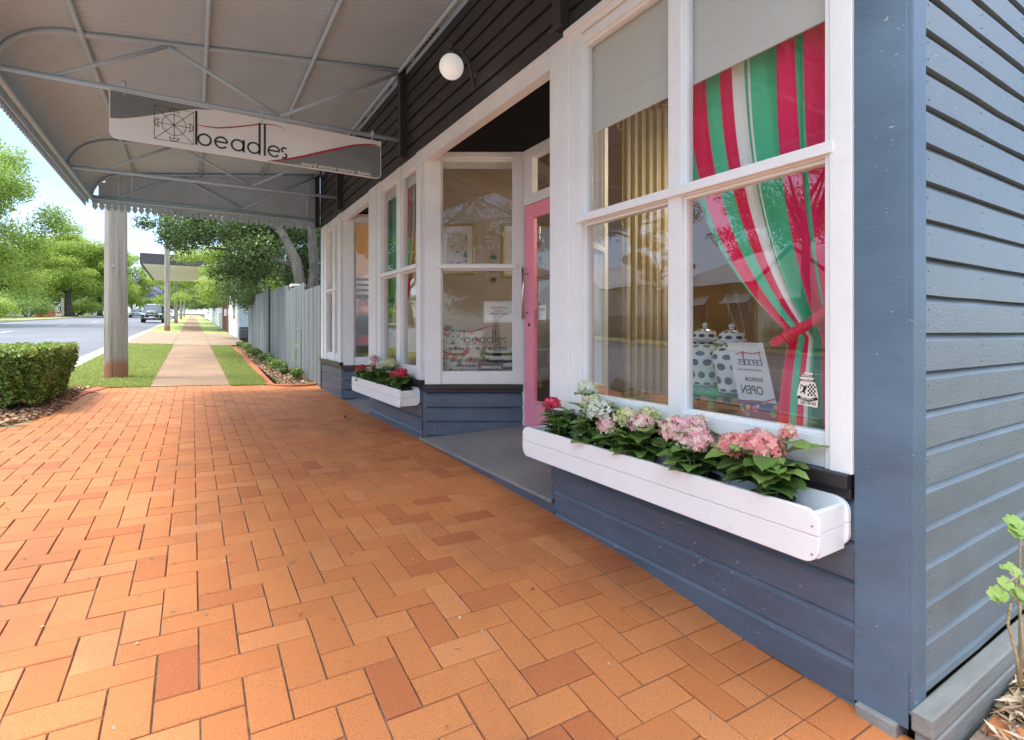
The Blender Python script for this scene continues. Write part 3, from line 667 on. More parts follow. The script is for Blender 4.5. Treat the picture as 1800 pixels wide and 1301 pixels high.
door = P('door', dr, 'pink', bevel=.003)
dg_ = MB(); FD.quad(dg_, 1.715*D, 2.118*D, -.026, -.349*D, .553*D); reloc(dg_).build('pane', 'doorglass', door)
hn = MB(); zc0, zc1 = .055*D, .31*D
hn.tube([FD.pt(2.168*D, .055, zc0), FD.pt(2.168*D, .055, zc1)], .011, 12)
for z in (zc0+.06, zc1-.06): hn.tube([FD.pt(2.168*D, -.004, z), FD.pt(2.168*D, .055, z)], .008, 8)
hn2 = reloc(hn).build('handle', 'chrome', door, smooth=True)
lk = MB(); lk.tube([FD.pt(2.155*D, -.004, .025*D), FD.pt(2.155*D, .004, .025*D)], .016, 16); reloc(lk).build('lock', 'iron', door)
# beam, ceiling, porch floors
bm = MB(); FA.box(bm, 1.36*D, 2.4746*D, -.06, .02, .8475*D, .9115*D); FA.box(bm, 1.36*D, 2.4746*D, .0195, .030, .897*D, .9125*D); P('beam', bm, 'white', bevel=.003)
bm = MB(); FA.box(bm, 3.376*D, 4.13*D, -.06, .02, .8475*D, .9115*D); P('beam', bm, 'white', bevel=.003)
for (a, b, c, d_) in ((1.36, 2.4746, 2.212, 1.6226), (3.376, 4.13, 3.867, 3.376)):
    so = MB(); so.prism([(1.0*D+.061, a*D, .8995*D), (1.0*D+.061, b*D, .8995*D), (1.4277*D+.06, d_*D if 0 else c*D, .8995*D), (1.4277*D+.06, d_*D, .8995*D)], (0, 0, 0), (0, 0, .02)); P('porch_ceiling', so, 'soffit')
def porch(ya, yb, yc, yd):
    mb = MB(); n = 7
    for i in range(n):
        x0 = D-.035+(.4277*D+.03)*i/n; x1 = D-.035+(.4277*D+.03)*(i+1)/n-.0025
        t0 = (x0-D)/(.4277*D); t1 = (x1-D)/(.4277*D)
        zf = lambda t: (-.546+.061*max(0, min(1, t)))*D if t > 0 else -.546*D
        lo0 = ya+(yd-ya)*max(0, t0); lo1 = ya+(yd-ya)*max(0, t1); hi0 = yb+(yc-yb)*max(0, t0); hi1 = yb+(yc-yb)*max(0, t1)
        vs = [(x0, lo0*D, zf(t0)), (x1, lo1*D, zf(t1)), (x1, hi1*D, zf(t1)), (x0, hi0*D, zf(t0))]
        mb.prism(vs, (0, 0, -.022), (0, 0, 0))
    P('porch_floor', mb, 'porch', bevel=.0015)
    rs = MB(); rs.box(D-.012, D+.02, ya*D, yb*D, -.75*D, -.546*D-.024); P('porch_riser', rs, 'navy')
porch(1.352, 2.50, 2.212, 1.62); porch(3.376, 4.14, 3.87, 3.376)
# upper wall
up = MB(); FA.boards(up, .459*D, 4.85*D, .9165*D, 1.95*D, .1345, ref=.9165*D, nails=False)
FA.box(up, .40*D, 4.86*D, -.08, -.0065, .9165*D, 1.95*D); P('wall', up, 'charcoal')
cb = MB(); FA.box(cb, 4.851*D, 4.90*D, -.06, .03, -.7*D, 1.95*D); FA.box(cb, 4.85*D, 4.88*D, -.05, .022, -.62*D, 1.9*D); P('corner_post', cb, 'charcoal', bevel=.003)
# near corner post and side wall
cp = MB(); FA.box(cp, .3785*D, .4585*D, -.05, .030, -.640*D, 1.95*D); P('corner_post', cp, 'post', bevel=.004)
fl = MB(); FA.box(fl, .3770*D, .4580*D, .0302, .0322, -.645*D, -.555*D); P('corner_flashing', fl, 'post', bevel=.0008)
FS = Frame((1.0, .385), (4.2, .385), (0, -1, 0))
st = MB(); FS.box(st, -.0275, .062, -.01, .0275, -.622*D, 1.95*D); P('corner_trim', st, 'post', bevel=.003)
sb = MB(); FS.boards(sb, .062, 4.2*D-D, -.602*D, 1.95*D, .1206, ref=-.0054*D); FS.box(sb, .0, 3.2*D, -.05, -.0065, -.602*D, 1.95*D); P('wall', sb, 'side')
# far side and rear walls, roof, interior shell
sh = MB(); sh.box(1.06*D, 4.2*D, 4.80*D, 4.85*D, -.6*D, 1.95*D); sh.box(4.15*D, 4.2*D, .41*D, 4.80*D, -.6*D, 1.95*D); P('rear_wall', sh, 'charcoal')
rf = MB(); rf.box(.97*D, 4.25*D, .35*D, 4.9*D, 1.951*D, 1.99*D); P('roof', rf, 'roofgrey')
it = MB(); it.box(4.1*D, 4.148*D, .44*D, 4.79*D, -.5*D, 1.3*D); it.box(1.55*D, 4.1*D, .412*D, .44*D, -.5*D, 1.3*D); it.box(1.06*D, 1.55*D, .412*D, .44*D, -.5*D, 1.3*D); P('interior_wall', it, 'beige')
it = MB(); it.box(1.07*D, 4.1*D, 4.76*D, 4.795*D, -.5*D, 1.3*D); P('interior_wall', it, 'apricot'); it = MB(); it.box(1.9*D, 4.1*D, 2.95*D, 3.0*D, -.5*D, 1.3*D); P('interior_wall', it, 'apricot')
it = MB(); it.box(1.46*D, 4.14*D, .44*D, 4.76*D, -.52*D, -.5*D); P('interior_floor', it, 'roomfloor')
it = MB(); it.box(1.04*D, 4.14*D, .44*D, 4.76*D, 1.3*D, 1.33*D); P('interior_ceiling', it, 'ceilwhite')
it = MB(); it.box(1.035*D, 1.62*D, .445*D, 1.33*D, -.34*D, -.235*D); P('display_ledge', it, 'marble')
it = MB(); it.box(1.035*D, 1.75*D, 2.50*D, 3.36*D, -.34*D, -.235*D); P('display_ledge', it, 'marble'); it = MB(); it.box(1.035*D, 1.42*D, 4.15*D, 4.75*D, -.34*D, -.235*D); P('display_ledge', it, 'marble')

# sleepers, stump at the corner
sl = MB(); sl.box(.975*D, 3.2*D, .341*D, .371*D, -.638*D, -.606*D); o = sl.build('timber_sleeper', 'sleeper', bevel=.006); tag(o, 'weathered grey timber sleeper edging along the foot of the side wall', 'sleeper')
sl = MB(); sl.box(.980*D, 3.2*D, .339*D, .368*D, -.69*D, -.6395*D); o = sl.build('timber_sleeper', 'sleeper', bevel=.006); tag(o, 'lower grey timber sleeper half buried beneath the top sleeper', 'sleeper')
sl = MB(); sl.box(.972*D, 1.02*D, .390*D, .452*D, -.72*D, -.643*D); o = sl.build('timber_stump', 'sleeper', bevel=.006); tag(o, 'short grey timber stump block under the blue corner post', 'stump')

# ------------------------------------------------------------------ awning
aw = thing('awning', 'taupe corrugated iron awning with curved street edge and pipe trusses over the footpath', 'awning', (D, 2.7*D, 1.2*D))
AO = Vector(aw.location)
def A(name, mb, mat='awning', parent=aw, **kw):
    mb.v = [(x-AO.x, y-AO.y, z-AO.z) for x, y, z in mb.v]; return mb.build(name, mat, parent, **kw)
AY0, AY1 = .46*D, 5.0*D
def zroof(X): 
    if X >= -.38: return (1.43-.15*(1-X))*D if X > -.38 else 0
    return 0
def prof(off=0.0, n=12):
    z0 = (1.43-.15*1.38)*D; pts = [(D, 1.43*D), (.5*D, (1.43-.075)*D), (.0, (1.43-.15)*D), (-.38*D, z0)]
    a = .28*D; b = z0-1.0*D
    for i in range(1, n+1):
        t = PI/2*i/n; pts.append((-.38*D-a*math.sin(t), 1.0*D+b*math.cos(t)))
    return [(x, z+off) for x, z in pts]
pr = prof(); 
pn = []
for i, (x, z) in enumerate(pr):
    a = pr[max(0, i-1)]; b = pr[min(len(pr)-1, i+1)]; dx, dz = b[0]-a[0], b[1]-a[1]; l = math.hypot(dx, dz); pn.append((dz/l*-1, dx/l) if 0 else (dz/l, -dx/l))
pitch = .076; ns = int((AY1-AY0)/pitch*6); ys = np.linspace(AY0, AY1, ns+1); wob = .012*np.sin(ys/pitch*2*PI)
V = [(x+nx*w, y, z+nz*w) for (x, z), (nx, nz) in zip(pr, pn) for y, w in zip(ys, wob)]
Fc = [(i*(ns+1)+j, (i+1)*(ns+1)+j, (i+1)*(ns+1)+j+1, i*(ns+1)+j+1) for i in range(len(pr)-1) for j in range(ns)]
rs_ = link_mesh('roof_sheet', np.array(V)-np.array(AO), Fc, 'awning', aw, smooth=True)
# sheet laps
for yl in np.arange(.75, 5.0, .40):
    pass
lp = MB()
for yl in np.arange(.55, 5.0, .4005):
    if min(abs(yl-t) for t in (1.293, 2.721, 4.149)) < .05: continue
    pts = [(x-nx*-.011*1, yl*D, z+nz*.011) for (x, z), (nx, nz) in zip(pr, pn)]
    lp.tube([(x+nx*.0105, yl*D, z+nz*.0105) for (x, z), (nx, nz) in zip(pr, pn)], .0045, 5)
A('sheet_lap', lp, 'valance')
def ptube(name, pts, r, n=12, mat='awning'):
    m_ = MB(); m_.tube(pts, r, n); return A(name, m_, mat, smooth=True)
inner = [(x+nx*.028, z+nz*.028) for (x, z), (nx, nz) in zip(pr, pn)]
# is the normal pointing below the sheet?
if inner[0][1] > pr[0][1]: inner = [(x-nx*.028, z-nz*.028) for (x, z), (nx, nz) in zip(pr, pn)]
for X in (-.384, .055, .512, .955):
    z = np.interp(X*D, [p[0] for p in inner][::-1], [p[1] for p in inner][::-1])-.012
    ptube('purlin', [(X*D, AY0, z), (X*D, AY1, z)], .019)
for Yt in (.50, 1.293, 2.721, 4.149, 4.975):
    ptube('rafter', [(x, Yt*D, z-.004) for x, z in inner], .020)
    ptube('bottom_chord', [(-.655*D, Yt*D, 1.006*D), (.992*D, Yt*D, 1.030*D if Yt < 4.5 else 1.0*D)], .021)
    ptube('hanger', [(.975*D, Yt*D, 1.030*D), (.975*D, Yt*D, 1.405*D)], .018)
    zt = lambda X: float(np.interp(X*D, [p[0] for p in inner][::-1], [p[1] for p in inner][::-1]))-.02
    nodes = [(.96, zt(.96)), (.36, 1.03*D), (-.09, zt(-.09)), (-.47, 1.015*D)]
    for (xa, za), (xb, zb) in zip(nodes[:-1], nodes[1:]): ptube('brace', [(xa*D, Yt*D, za), (xb*D, Yt*D, zb)], .0165)
    br = MB(); br.box(.955*D, D-.012, (Yt-.022)*D, (Yt+.022)*D, .935*D, 1.42*D); br.box(.945*D, .9545*D, (Yt-.03)*D, (Yt+.03)*D, .925*D, .9345*D)
    A('wall_bracket', br, 'charcoal', bevel=.004)
ptube('edge_tube', [(-.648*D, AY0, .992*D), (-.648*D, AY1, .992*D)], .026)
et = MB(); et.box(-.672*D, -.664*D, AY0, AY1, .955*D, 1.02*D); A('edge_fascia', et)
fw = MB(); n_ = 400
for i in range(n_):                                       # scalloped flashing along the wall
    pass
fl_ = MB(); fl_.box(.955*D, .995*D, AY0, AY1, 1.4315*D, 1.437*D); fl_.box(.988*D, D-.013, AY0, AY1, 1.385*D, 1.4314*D); A('flashing', fl_)
def picket(mb, p, u, w, z0, z1, tip, th=.012):
    """board with a spear shaped foot; p centre, u horizontal unit dir"""
    n = Vector((-u.y, u.x, 0))
    shp = [(-.5, z1), (-.5, z0+tip), (-.30, z0+tip*.94), (-.47, z0+tip*.68), (-.36, z0+tip*.36), (0, z0), (.36, z0+tip*.36), (.47, z0+tip*.68), (.30, z0+tip*.94), (.5, z0+tip), (.5, z1)]
    pts = [Vector((p[0], p[1], 0))+u*(a*w)+Vector((0, 0, z)) for a, z in shp]
    mb.prism(pts, n*0, n*th)
ev = MB(); x = -.645*D
while x < .97*D:
    zt_ = float(np.interp(x, [p[0] for p in inner][::-1], [p[1] for p in inner][::-1]))+.02
    picket(ev, (x+.0375, 4.985*D), Vector((1, 0, 0)), .0770-abs(R.gauss(0, .0012)), .905*D, max(zt_, 1.0*D), .10)
    x += .0775
A('end_valance', ev, 'valance')
ptube('valance_rail', [(-.64*D, 4.965*D, .988*D), (.97*D, 4.965*D, .988*D)], .018)
sv = MB(); y = AY0
while y < AY1-.04:
    picket(sv, (-.678*D, y+.0375), Vector((0, 1, 0)), .0735, .925*D, 1.0*D, .05, .010); y += .0775
A('edge_valance', sv, 'valance')
cv = MB(); cv.tube([(.94*D, 4.94*D, 1.36*D), (.90*D, 4.94*D, 1.33*D), (.88*D, 4.94*D, 1.2*D), (.88*D, 4.94*D, 1.02*D)], .012, 8)
A('downpipe', cv, smooth=True)

# ------------------------------------------------------------------ hanging sign
SX0, SX1, SZ0, SZ1 = -.2945*D, .854*D, .80*D, 1.0*D; SW = SX1-SX0; SH = SZ1-SZ0
sg = thing('hanging_sign', 'long white and grey shop sign hanging from the awning pipe', 'sign', (SX0, 2.712*D, SZ0))
def rrect(w, h, r, corners=(1, 1, 0, 0), n=8):
    pts = []
    for (cx, cz, a0, on) in ((w-r, h-r, 0, corners[3]), (r, h-r, 90, corners[2]), (r, r, 180, corners[0]), (w-r, r, 270, corners[1])):
        if on: pts += [(cx+r*math.cos(math.radians(a0+90*i/n)), cz+r*math.sin(math.radians(a0+90*i/n))) for i in range(n+1)]
        else: pts.append({0: (w, h), 90: (0, h), 180: (0, 0), 270: (w, 0)}[a0])
    return pts
pl = MB(); pl.prism([(x, 0, z) for x, z in rrect(SW, SH, .055)], (0, 0, 0), (0, .012, 0)); pl.build('panel', 'signwhite', sg)
g1 = MB(); top = SH-.006
cur = [(0.0, .407), (.031, .43), (.072, .503), (.13, .63), (.20, .80), (.26, .92), (.33, .985)]
pp = [(u*SW+.008, v*SH) for u, v in cur]
g1.add([(.008, -.0015, top)]+[(x, -.0015, min(z, top)) for x, z in pp]+[(pp[-1][0]+.02, -.0015, top)], [tuple(range(len(pp)+2))])
cur2 = [(.523, .0), (.60, .14), (.667, .279), (.74, .46), (.81, .62), (.88, .78), (.939, .86), (.97, .885), (1.0, .86)]
q = [(min(u*SW, SW-.008), v*SH) for u, v in cur2]
lw_ = [(SW-.008, .06), (SW-.016, .026), (SW-.034, .012), (SW-.06, .008), (.54*SW, .008)]
g1.add([(x, -.0015, max(z-.006, .008)) for x, z in q]+[(x, -.0015, z) for x, z in lw_], [tuple(range(len(q)+len(lw_)))])
g1.build('grey_field', 'signgrey', sg)
rd = MB(); rd.strip([(x, max(z, .004)) for x, z in q], [.006, .015, .019, .019, .018, .016, .013, .009, .003])
wv = [(.255, .60), (.29, .575), (.341, .59), (.40, .68), (.463, .80), (.50, .87), (.526, .895), (.555, .90), (.575, .87), (.592, .82)]
rd.strip([(u*SW, v*SH) for u, v in wv], [.001, .006, .011, .011, .010, .009, .007, .006, .004, .001]); 
rd.v = [(x, -.003, z) for x, y, z in rd.v]; rd.build('red_flourish', 'signred', sg)
def ring_(mb, cx, cz, r, a0, a1, w, n=28, sx=1.0):
    mb.strip([(cx+sx*r*math.cos(math.radians(a0+(a1-a0)*i/n)), cz+r*math.sin(math.radians(a0+(a1-a0)*i/n))) for i in range(n+1)], w)
def wordmark(mb, x0, base, xh, tall, w, total):
    """the word beadles in thin geometric letters; xh = x-height, total = width"""
    r = xh/2; k = total/(xh*6.45); cx = x0
    def bar(x, z0, z1, ww=None): mb.strip([(x, z0), (x, z1)], ww or w*1.15)
    def X(t): return x0+t*xh*k
    c = base+r
    bar(X(.03), base, base+tall); ring_(mb, X(.58), c, r-w/2, 0, 360, w)               # b
    ring_(mb, X(1.72), c, r-w/2, 8, 322, w); mb.strip([(X(1.72)-r+w/2, c+.03*xh), (X(1.72)+r-w/2, c+.03*xh)], w)   # e
    ring_(mb, X(2.86), c, r-w/2, 0, 360, w); bar(X(2.86)+r-w/2, base, base+xh)          # a
    ring_(mb, X(4.02), c, r-w/2, 0, 360, w); bar(X(4.02)+r-w/2, base, base+tall)        # d
    bar(X(4.83), base, base+tall)                                                        # l
    ring_(mb, X(5.52), c, r-w/2, 8, 322, w); mb.strip([(X(5.52)-r+w/2, c+.03*xh), (X(5.52)+r-w/2, c+.03*xh)], w)   # e
    h4 = r*.52
    ring_(mb, X(6.30), base+xh-h4, h4-w/2, 35, 250, w, 16); ring_(mb, X(6.30), base+h4, h4-w/2, 75, -145, w, 16)    # s
def logo(mb, x0, z0, s_, w):
    c = (x0+s_/2, z0+s_/2)
    mb.strip([(x0, z0), (x0+s_, z0), (x0+s_, z0+s_), (x0, z0+s_), (x0, z0), (x0+.001, z0)], w)
    for a, b in (((0, 0), (1, 1)), ((0, 1), (1, 0)), ((.5, 0), (.5, 1)), ((.0, .5), (1, .5))):
        if a[0] == .5: a, b = (.5, .06), (.5, .94)
        if a[1] == .5 and a[0] == 0: a, b = (.06, .5), (.94, .5)
        mb.strip([(x0+a[0]*s_, z0+a[1]*s_), (x0+b[0]*s_, z0+b[1]*s_)], w)
    ring_(mb, c[0], c[1], s_*.31, 0, 360, w)
    for a in (0, 90, 180, 270):
        q = math.radians(a); mx, mz = c[0]+math.cos(q)*s_*.36, c[1]+math.sin(q)*s_*.36
        ring_(mb, mx, mz, s_*.13, a-80, a+80, w*1.3, 14)
        t = (-math.sin(q), math.cos(q)); d_ = (math.cos(q), math.sin(q))
        mb.strip([(mx-t[0]*s_*.10, mz-t[1]*s_*.10), (mx-t[0]*s_*.08+d_[0]*s_*.05, mz-t[1]*s_*.08+d_[1]*s_*.05), (mx+t[0]*s_*.08+d_[0]*s_*.05, mz+t[1]*s_*.08+d_[1]*s_*.05), (mx+t[0]*s_*.10, mz+t[1]*s_*.10)], w)
lt = MB(); wordmark(lt, .268*SW, .13*SH, .285*SH, .76*SH, .0150, .325*SW)
lt.v = [(x, -.0035, z) for x, y, z in lt.v]; lt.build('lettering', 'signink', sg)
lg = MB(); logo(lg, .135*SW, .125*SH, .72*SH, .0042); lg.v = [(x, -.0025, z) for x, y, z in lg.v]
lgo = lg.build('emblem', 'signink', sg)
lgo.scale = (1.0, 1, 1)
tx = text_mb('.....award winning interior design', .062, bold=.0012); wdt = max(v[0] for v in tx.v)
tx.v = [(x*(.325*SW/wdt)+.626*SW, -.004, z+.035*SH) for x, y, z in tx.v]; tx.build('small_lettering', 'signpale', sg)
for u in (.044, .501, .959):
    b_ = MB(); b_.tube([(u*SW, .006, SH-.03), (u*SW, .006, SH+.05)], .006, 8); b_.tube([(u*SW, -.006, SH-.022), (u*SW, .001, SH-.022)], .007, 8); b_.tube([(u*SW-.012, .0, SH+.065), (u*SW+.012, .0, SH+.065)], .028, 12)
    b_.build('hanging_clip', 'awning', sg, smooth=True)

# ------------------------------------------------------------------ wall lamp
wl = thing('wall_lamp', 'lit white glass globe lamp on a black iron bracket fixed to dark boards', 'lamp', (D, 1.9*D, 1.06*D))
b_ = MB(); b_.tube([(-.013, 0, -.02), (-.03, 0, -.02)], .035, 16); b_.tube([(-.03, 0, -.09), (-.045, 0, -.03), (-.06, 0, .04), (-.09, 0, .10), (-.14, 0, .135), (-.20, 0, .135), (-.218, 0, .12), (-.218, 0, .095)], [.008, .011, .013, .012, .010, .009, .009, .012], 10)
b_.sphere((-.03, 0, -.10), .014); b_.sphere((-.218, 0, .155), .016); b_.lathe([(.0, .115), (.03, .112), (.045, .095), (.048, .082), (.0, .082)], (-.218, 0, 0), 20)
b_.box(-.016, -.012, -.045, .045, -.12, .07)
b_.build('bracket', 'iron', wl, smooth=True)
g_ = MB(); g_.sphere((-.218, 0, -.008), .093, 28, 18); g_.build('globe', 'globe', wl, smooth=True)

# ------------------------------------------------------------------ planter boxes
def planter(label, y0, y1):
    x0 = .88*D; z0, z1 = -.390*D, -.300*D; yc = (y0+y1)/2; W = (y1-y0)
    t = thing('planter_box', label, 'planter', (x0, y0, z0), 'white planter boxes under the windows'); h = z1-z0; dp = D-.026-x0
    th = .019
    def rb(n=8, r=.045): # front board outline along y,z with rounded ends
        pts = []
        for cy, cz, a0 in ((W-r, h-r, 0), (r, h-r, 90), (r, r, 180), (W-r, r, 270)):
            pts += [(cy+r*math.cos(math.radians(a0+90*i/n)), cz+r*math.sin(math.radians(a0+90*i/n))) for i in range(n+1)]
        return pts
    zm = h*.52
    full = rb()
    upb = [(y, max(z, zm+.0008)) for y, z in full if z > zm-.02]; lob = [(y, min(z, zm-.0008)) for y, z in full if z < zm+.02]
    def slab(pts, xa, xb):
        m_ = MB(); m_.prism([(0, y, z) for y, z in pts], (xa, 0, 0), (xb, 0, 0)); return m_
    def halves(r): 
        up_ = [(0, zm+.0008), (W, zm+.0008), (W, h-r)]+[(W-r+r*math.cos(math.radians(a)), h-r+r*math.sin(math.radians(a))) for a in range(15, 91, 15)]+[(r+r*math.cos(math.radians(a)), h-r+r*math.sin(math.radians(a))) for a in range(90, 181, 15)]
        lo_ = [(0, zm-.0008), (0, r)]+[(r+r*math.cos(math.radians(a)), r+r*math.sin(math.radians(a))) for a in range(195, 271, 15)]+[(W-r+r*math.cos(math.radians(a)), r+r*math.sin(math.radians(a))) for a in range(270, 361, 15)]+[(W, zm-.0008)]
        return up_, lo_
    u_, l_ = halves(.05)
    fb = MB(); fb.prism([(0, y, z) for y, z in u_], (0, 0, 0), (th, 0, 0)); fb.prism([(0, y, z) for y, z in l_], (0, 0, 0), (th, 0, 0)); fb.build('front_board', 'planter', t, bevel=.0025)
    bb = MB(); bb.prism([(0, y, z) for y, z in u_], (dp-th, 0, .01), (dp, 0, .01)); bb.prism([(0, y, z) for y, z in l_], (dp-th, 0, .01), (dp, 0, .01)); bb.build('back_board', 'planter', t, bevel=.0025)
    for a in (.012, W-.012-th):
        e = MB(); e.box(th+.0005, dp-th-.0005, a, a+th, .012, zm-.0008); e.box(th+.0005, dp-th-.0005, a, a+th, zm+.0008, h-.012); e.build('end_board', 'planter', t, bevel=.002)
    fl = MB(); fl.box(th+.001, dp-th-.001, .032, W-.032, .012, .028); fl.build('base_board', 'planter', t)
    for y in (.02, W-.02):
        for z in (.03, zm+.03): sc_ = MB(); sc_.tube([(-.0015, y, z), (.001, y, z)], .004, 8); sc_.build('screw_head', 'chrome', t)
    return t
planter('long white planter box holding five hydrangea pots under the nearest window', .4635*D, 1.366*D)
planter('shorter looking white planter box under the middle window beside the porch', 2.49*D, 3.41*D)

def add_leaf(mb, base, d, up, ln, wd, rv, fold=.25, droop=.35):
    """one ovate leaf: two rows folded about the midrib"""
    d = d.normalized(); s_ = d.cross(up).normalized(); n = s_.cross(d).normalized()
    prof_ = [(0, .0), (.06, .20), (.16, .37), (.30, .48), (.46, .51), (.62, .46), (.76, .35), (.88, .19), (.95, .08), (1, 0)]; wv_ = R.uniform(0, 6)
    vs = []
    for t, w in prof_:
        c = base+d*(t*ln)-n*(droop*ln*t*t)
        e = n*(fold*w*wd+.035*wd*math.sin(t*19+wv_))
        vs += [c-s_*(w*wd)+e, c, c+s_*(w*wd)+e]
    fs = []
    for i in range(len(prof_)-1):
        fs += [(3*i, 3*i+1, 3*i+4, 3*i+3), (3*i+1, 3*i+2, 3*i+5, 3*i+4)]
    mb.add(vs, fs); mb.rnd += [rv]*len(fs)
def floret_head(mb, c, r, nfl, fr, ax=Vector((0, 0, 1)), flat_=.8):
    ax = ax.normalized(); t1 = ax.cross(Vector((1, .3, 0))).normalized(); t2 = ax.cross(t1)
    for i in range(nfl):
        ph = i*2.39996; q = 1-1.55*(i+.5)/nfl; rr = math.sqrt(max(0, 1-q*q))
        dirn = (ax*q*flat_+t1*(rr*math.cos(ph))+t2*(rr*math.sin(ph)))
        p = c+dirn*(r*R.uniform(.72, 1.16)); nrm = (dirn.normalized()+Vector((R.gauss(0, .25), R.gauss(0, .25), R.gauss(0, .25)))).normalized()
        a = nrm.cross(Vector((.2, .5, 1))).normalized(); b = nrm.cross(a); rot = R.uniform(0, PI/2); rv = min(1, max(0, R.gauss(.5, .28)))
        for k in range(4):
            an = rot+k*PI/2; u = a*math.cos(an)+b*math.sin(an); v = nrm.cross(u)
            cup = nrm*(fr*.22)
            vs = [p, p+u*fr*.55-v*fr*.46+cup*.4, p+u*fr*1.08+cup, p+u*fr*.55+v*fr*.46+cup*.4]
            mb.add(vs, [(0, 1, 2, 3)]); mb.rnd.append(rv)
def hydrangea(label, x, y, zbase, potr, poth, leafR, nleaf, heads, lsize=.11, spread=1.0, hgt=.16):
    t = thing('potted_hydrangea', label, 'potted plant', (x, y, zbase), 'hydrangeas in the planter boxes')
    p = MB(); p.lathe([(0, 0), (potr*.78, 0), (potr*.98, poth-.012), (potr*1.07, poth-.012), (potr*1.07, poth), (potr*.99, poth), (potr*.97, poth-.02), (0, poth-.02)], (0, 0, 0), 28)
    p.build('pot', 'pot', t, smooth=False)
    so_ = MB(); so_.rnd = []
    for i in range(70):
        a = R.uniform(0, 2*PI); rr = potr*.93*math.sqrt(R.random()); s_ = R.uniform(.004, .010); c = Vector((rr*math.cos(a), rr*math.sin(a), poth-.018)); k = len(so_.f); so_.sphere(c, s_, 5, 3, (1, R.uniform(.6, 1.4), .7)); so_.rnd += [R.uniform(0, .45)]*(len(so_.f)-k)
    so_.build('potting_mix', 'litter', t)
    st_ = MB(); lf = MB(); lf.rnd = []
    up = Vector((0, 0, 1))
    stems = []
    for (hx, hy, hz, hr, mat, n) in heads: stems.append(Vector((hx, hy, hz)))
    for k in range(4):
        a = R.uniform(0, 2*PI); stems.append(Vector((leafR*.5*math.cos(a), leafR*.5*math.sin(a), poth+hgt*R.uniform(.5, .9))))
    for s_ in stems:
        b0 = Vector((R.uniform(-.02, .02), R.uniform(-.02, .02), poth-.03)); mid = b0.lerp(s_, .5)+Vector((s_.x*.15, s_.y*.15, .01))
        st_.tube([b0, mid, s_], [.0045, .004, .003], 6)
        for lv in (.35, .55, .72, .88):
            pos = b0.lerp(s_, lv); a = R.uniform(0, PI)
            for q in range(2):
                an = a+q*PI+R.gauss(0, .25); dd = Vector((math.cos(an), math.sin(an), R.uniform(.05, .55)))
                add_leaf(lf, pos, dd, up, lsize*R.uniform(.7, 1.15)*spread, lsize*R.uniform(.62, .8), min(1, max(0, R.gauss(.45, .25))), .22, R.uniform(.15, .55))
    for i in range(nleaf):
        a = R.uniform(0, 2*PI); rr = leafR*R.uniform(.1, .5); pos = Vector((rr*math.cos(a), rr*math.sin(a), poth+hgt*R.uniform(.0, .8)))
        dd = Vector((math.cos(a+R.gauss(0, .5)), math.sin(a+R.gauss(0, .5)), R.uniform(.0, .8)))
        if dd.x < -.3: dd.z += .35
        add_leaf(lf, pos, dd, up, lsize*R.uniform(.6, 1.0), lsize*R.uniform(.5, .68), min(1, max(0, R.gauss(.45, .28))), .22, R.uniform(.15, .5))
    st_.build('stems', 'stem', t, smooth=True); lf.build('leaves', 'leafH', t, smooth=True)
    for (hx, hy, hz, hr, mat, n) in heads:
        h_ = MB(); h_.rnd = []; floret_head(h_, Vector((hx, hy, hz)), hr, n, hr*.26); h_.build('flower_head', mat, t)
        co_ = MB(); co_.sphere((hx, hy, hz), hr*.62, 10, 6); co_.build('flower_core', 'stem', t)
    return t
zb = -.390*D+.03
PX = .935*D
# y positions measured along the box, near to far
GH = .20
hydrangea('coral pink hydrangea in a black pot at the near end of the long planter', PX, .58*D, zb, .074, .115, .13, 18, [(-.03, .015, .285, .066, 'pet_coral', 100), (.02, -.05, .345, .034, 'pet_coral', 40), (-.03, .125, .27, .058, 'pet_coral', 90), (.03, .08, .30, .045, 'pet_pink', 60)], .125, 1.0, GH)
hydrangea('hydrangea with two pale pink heads second from the near end', PX, .744*D, zb, .074, .115, .13, 18, [(-.03, .0, .262, .066, 'pet_pink', 105), (-.02, .10, .285, .064, 'pet_pink', 105), (.03, .04, .31, .05, 'pet_pink', 70)], .12, 1.0, GH*.8)
hydrangea('hydrangea with lime and pink heads in the middle of the long planter', PX, .92*D, zb, .074, .12, .14, 28, [(-.02, .05, .295, .060, 'pet_lime', 90), (-.045, -.055, .285, .052, 'pet_pink', 80), (-.06, .15, .24, .050, 'pet_pink', 70), (.03, -.02, .31, .05, 'pet_lime', 60)], .135, 1.0, GH*.9)
hydrangea('white flowered hydrangea second from the pink door', PX, 1.087*D, zb, .068, .10, .13, 24, [(-.02, -.05, .30, .070, 'pet_white', 60), (.0, .02, .33, .05, 'pet_lime', 60), (.02, .09, .395, .050, 'pet_white', 80)], .125, 1.0, GH*1.3)
hydrangea('small hydrangea with one crimson head at the door end of the long planter', PX, 1.242*D, zb, .068, .10, .11, 30, [(-.03, .04, .29, .045, 'pet_hot', 70)], .09, 1.0, GH*.8)
hydrangea('hot pink hydrangea at the near end of the far planter', PX, 2.62*D, zb, .074, .115, .16, 34, [(-.04, .03, .26, .060, 'pet_hot', 80), (-.03, -.09, .285, .055, 'pet_hot', 70)], .11, 1.0, GH*.8)
hydrangea('white and green hydrangea in the middle of the far planter', PX, 2.86*D, zb, .074, .115, .15, 34, [(-.02, .03, .34, .075, 'pet_white', 90), (.0, -.14, .36, .06, 'pet_lime', 70)], .11, 1.0, GH*1.2)
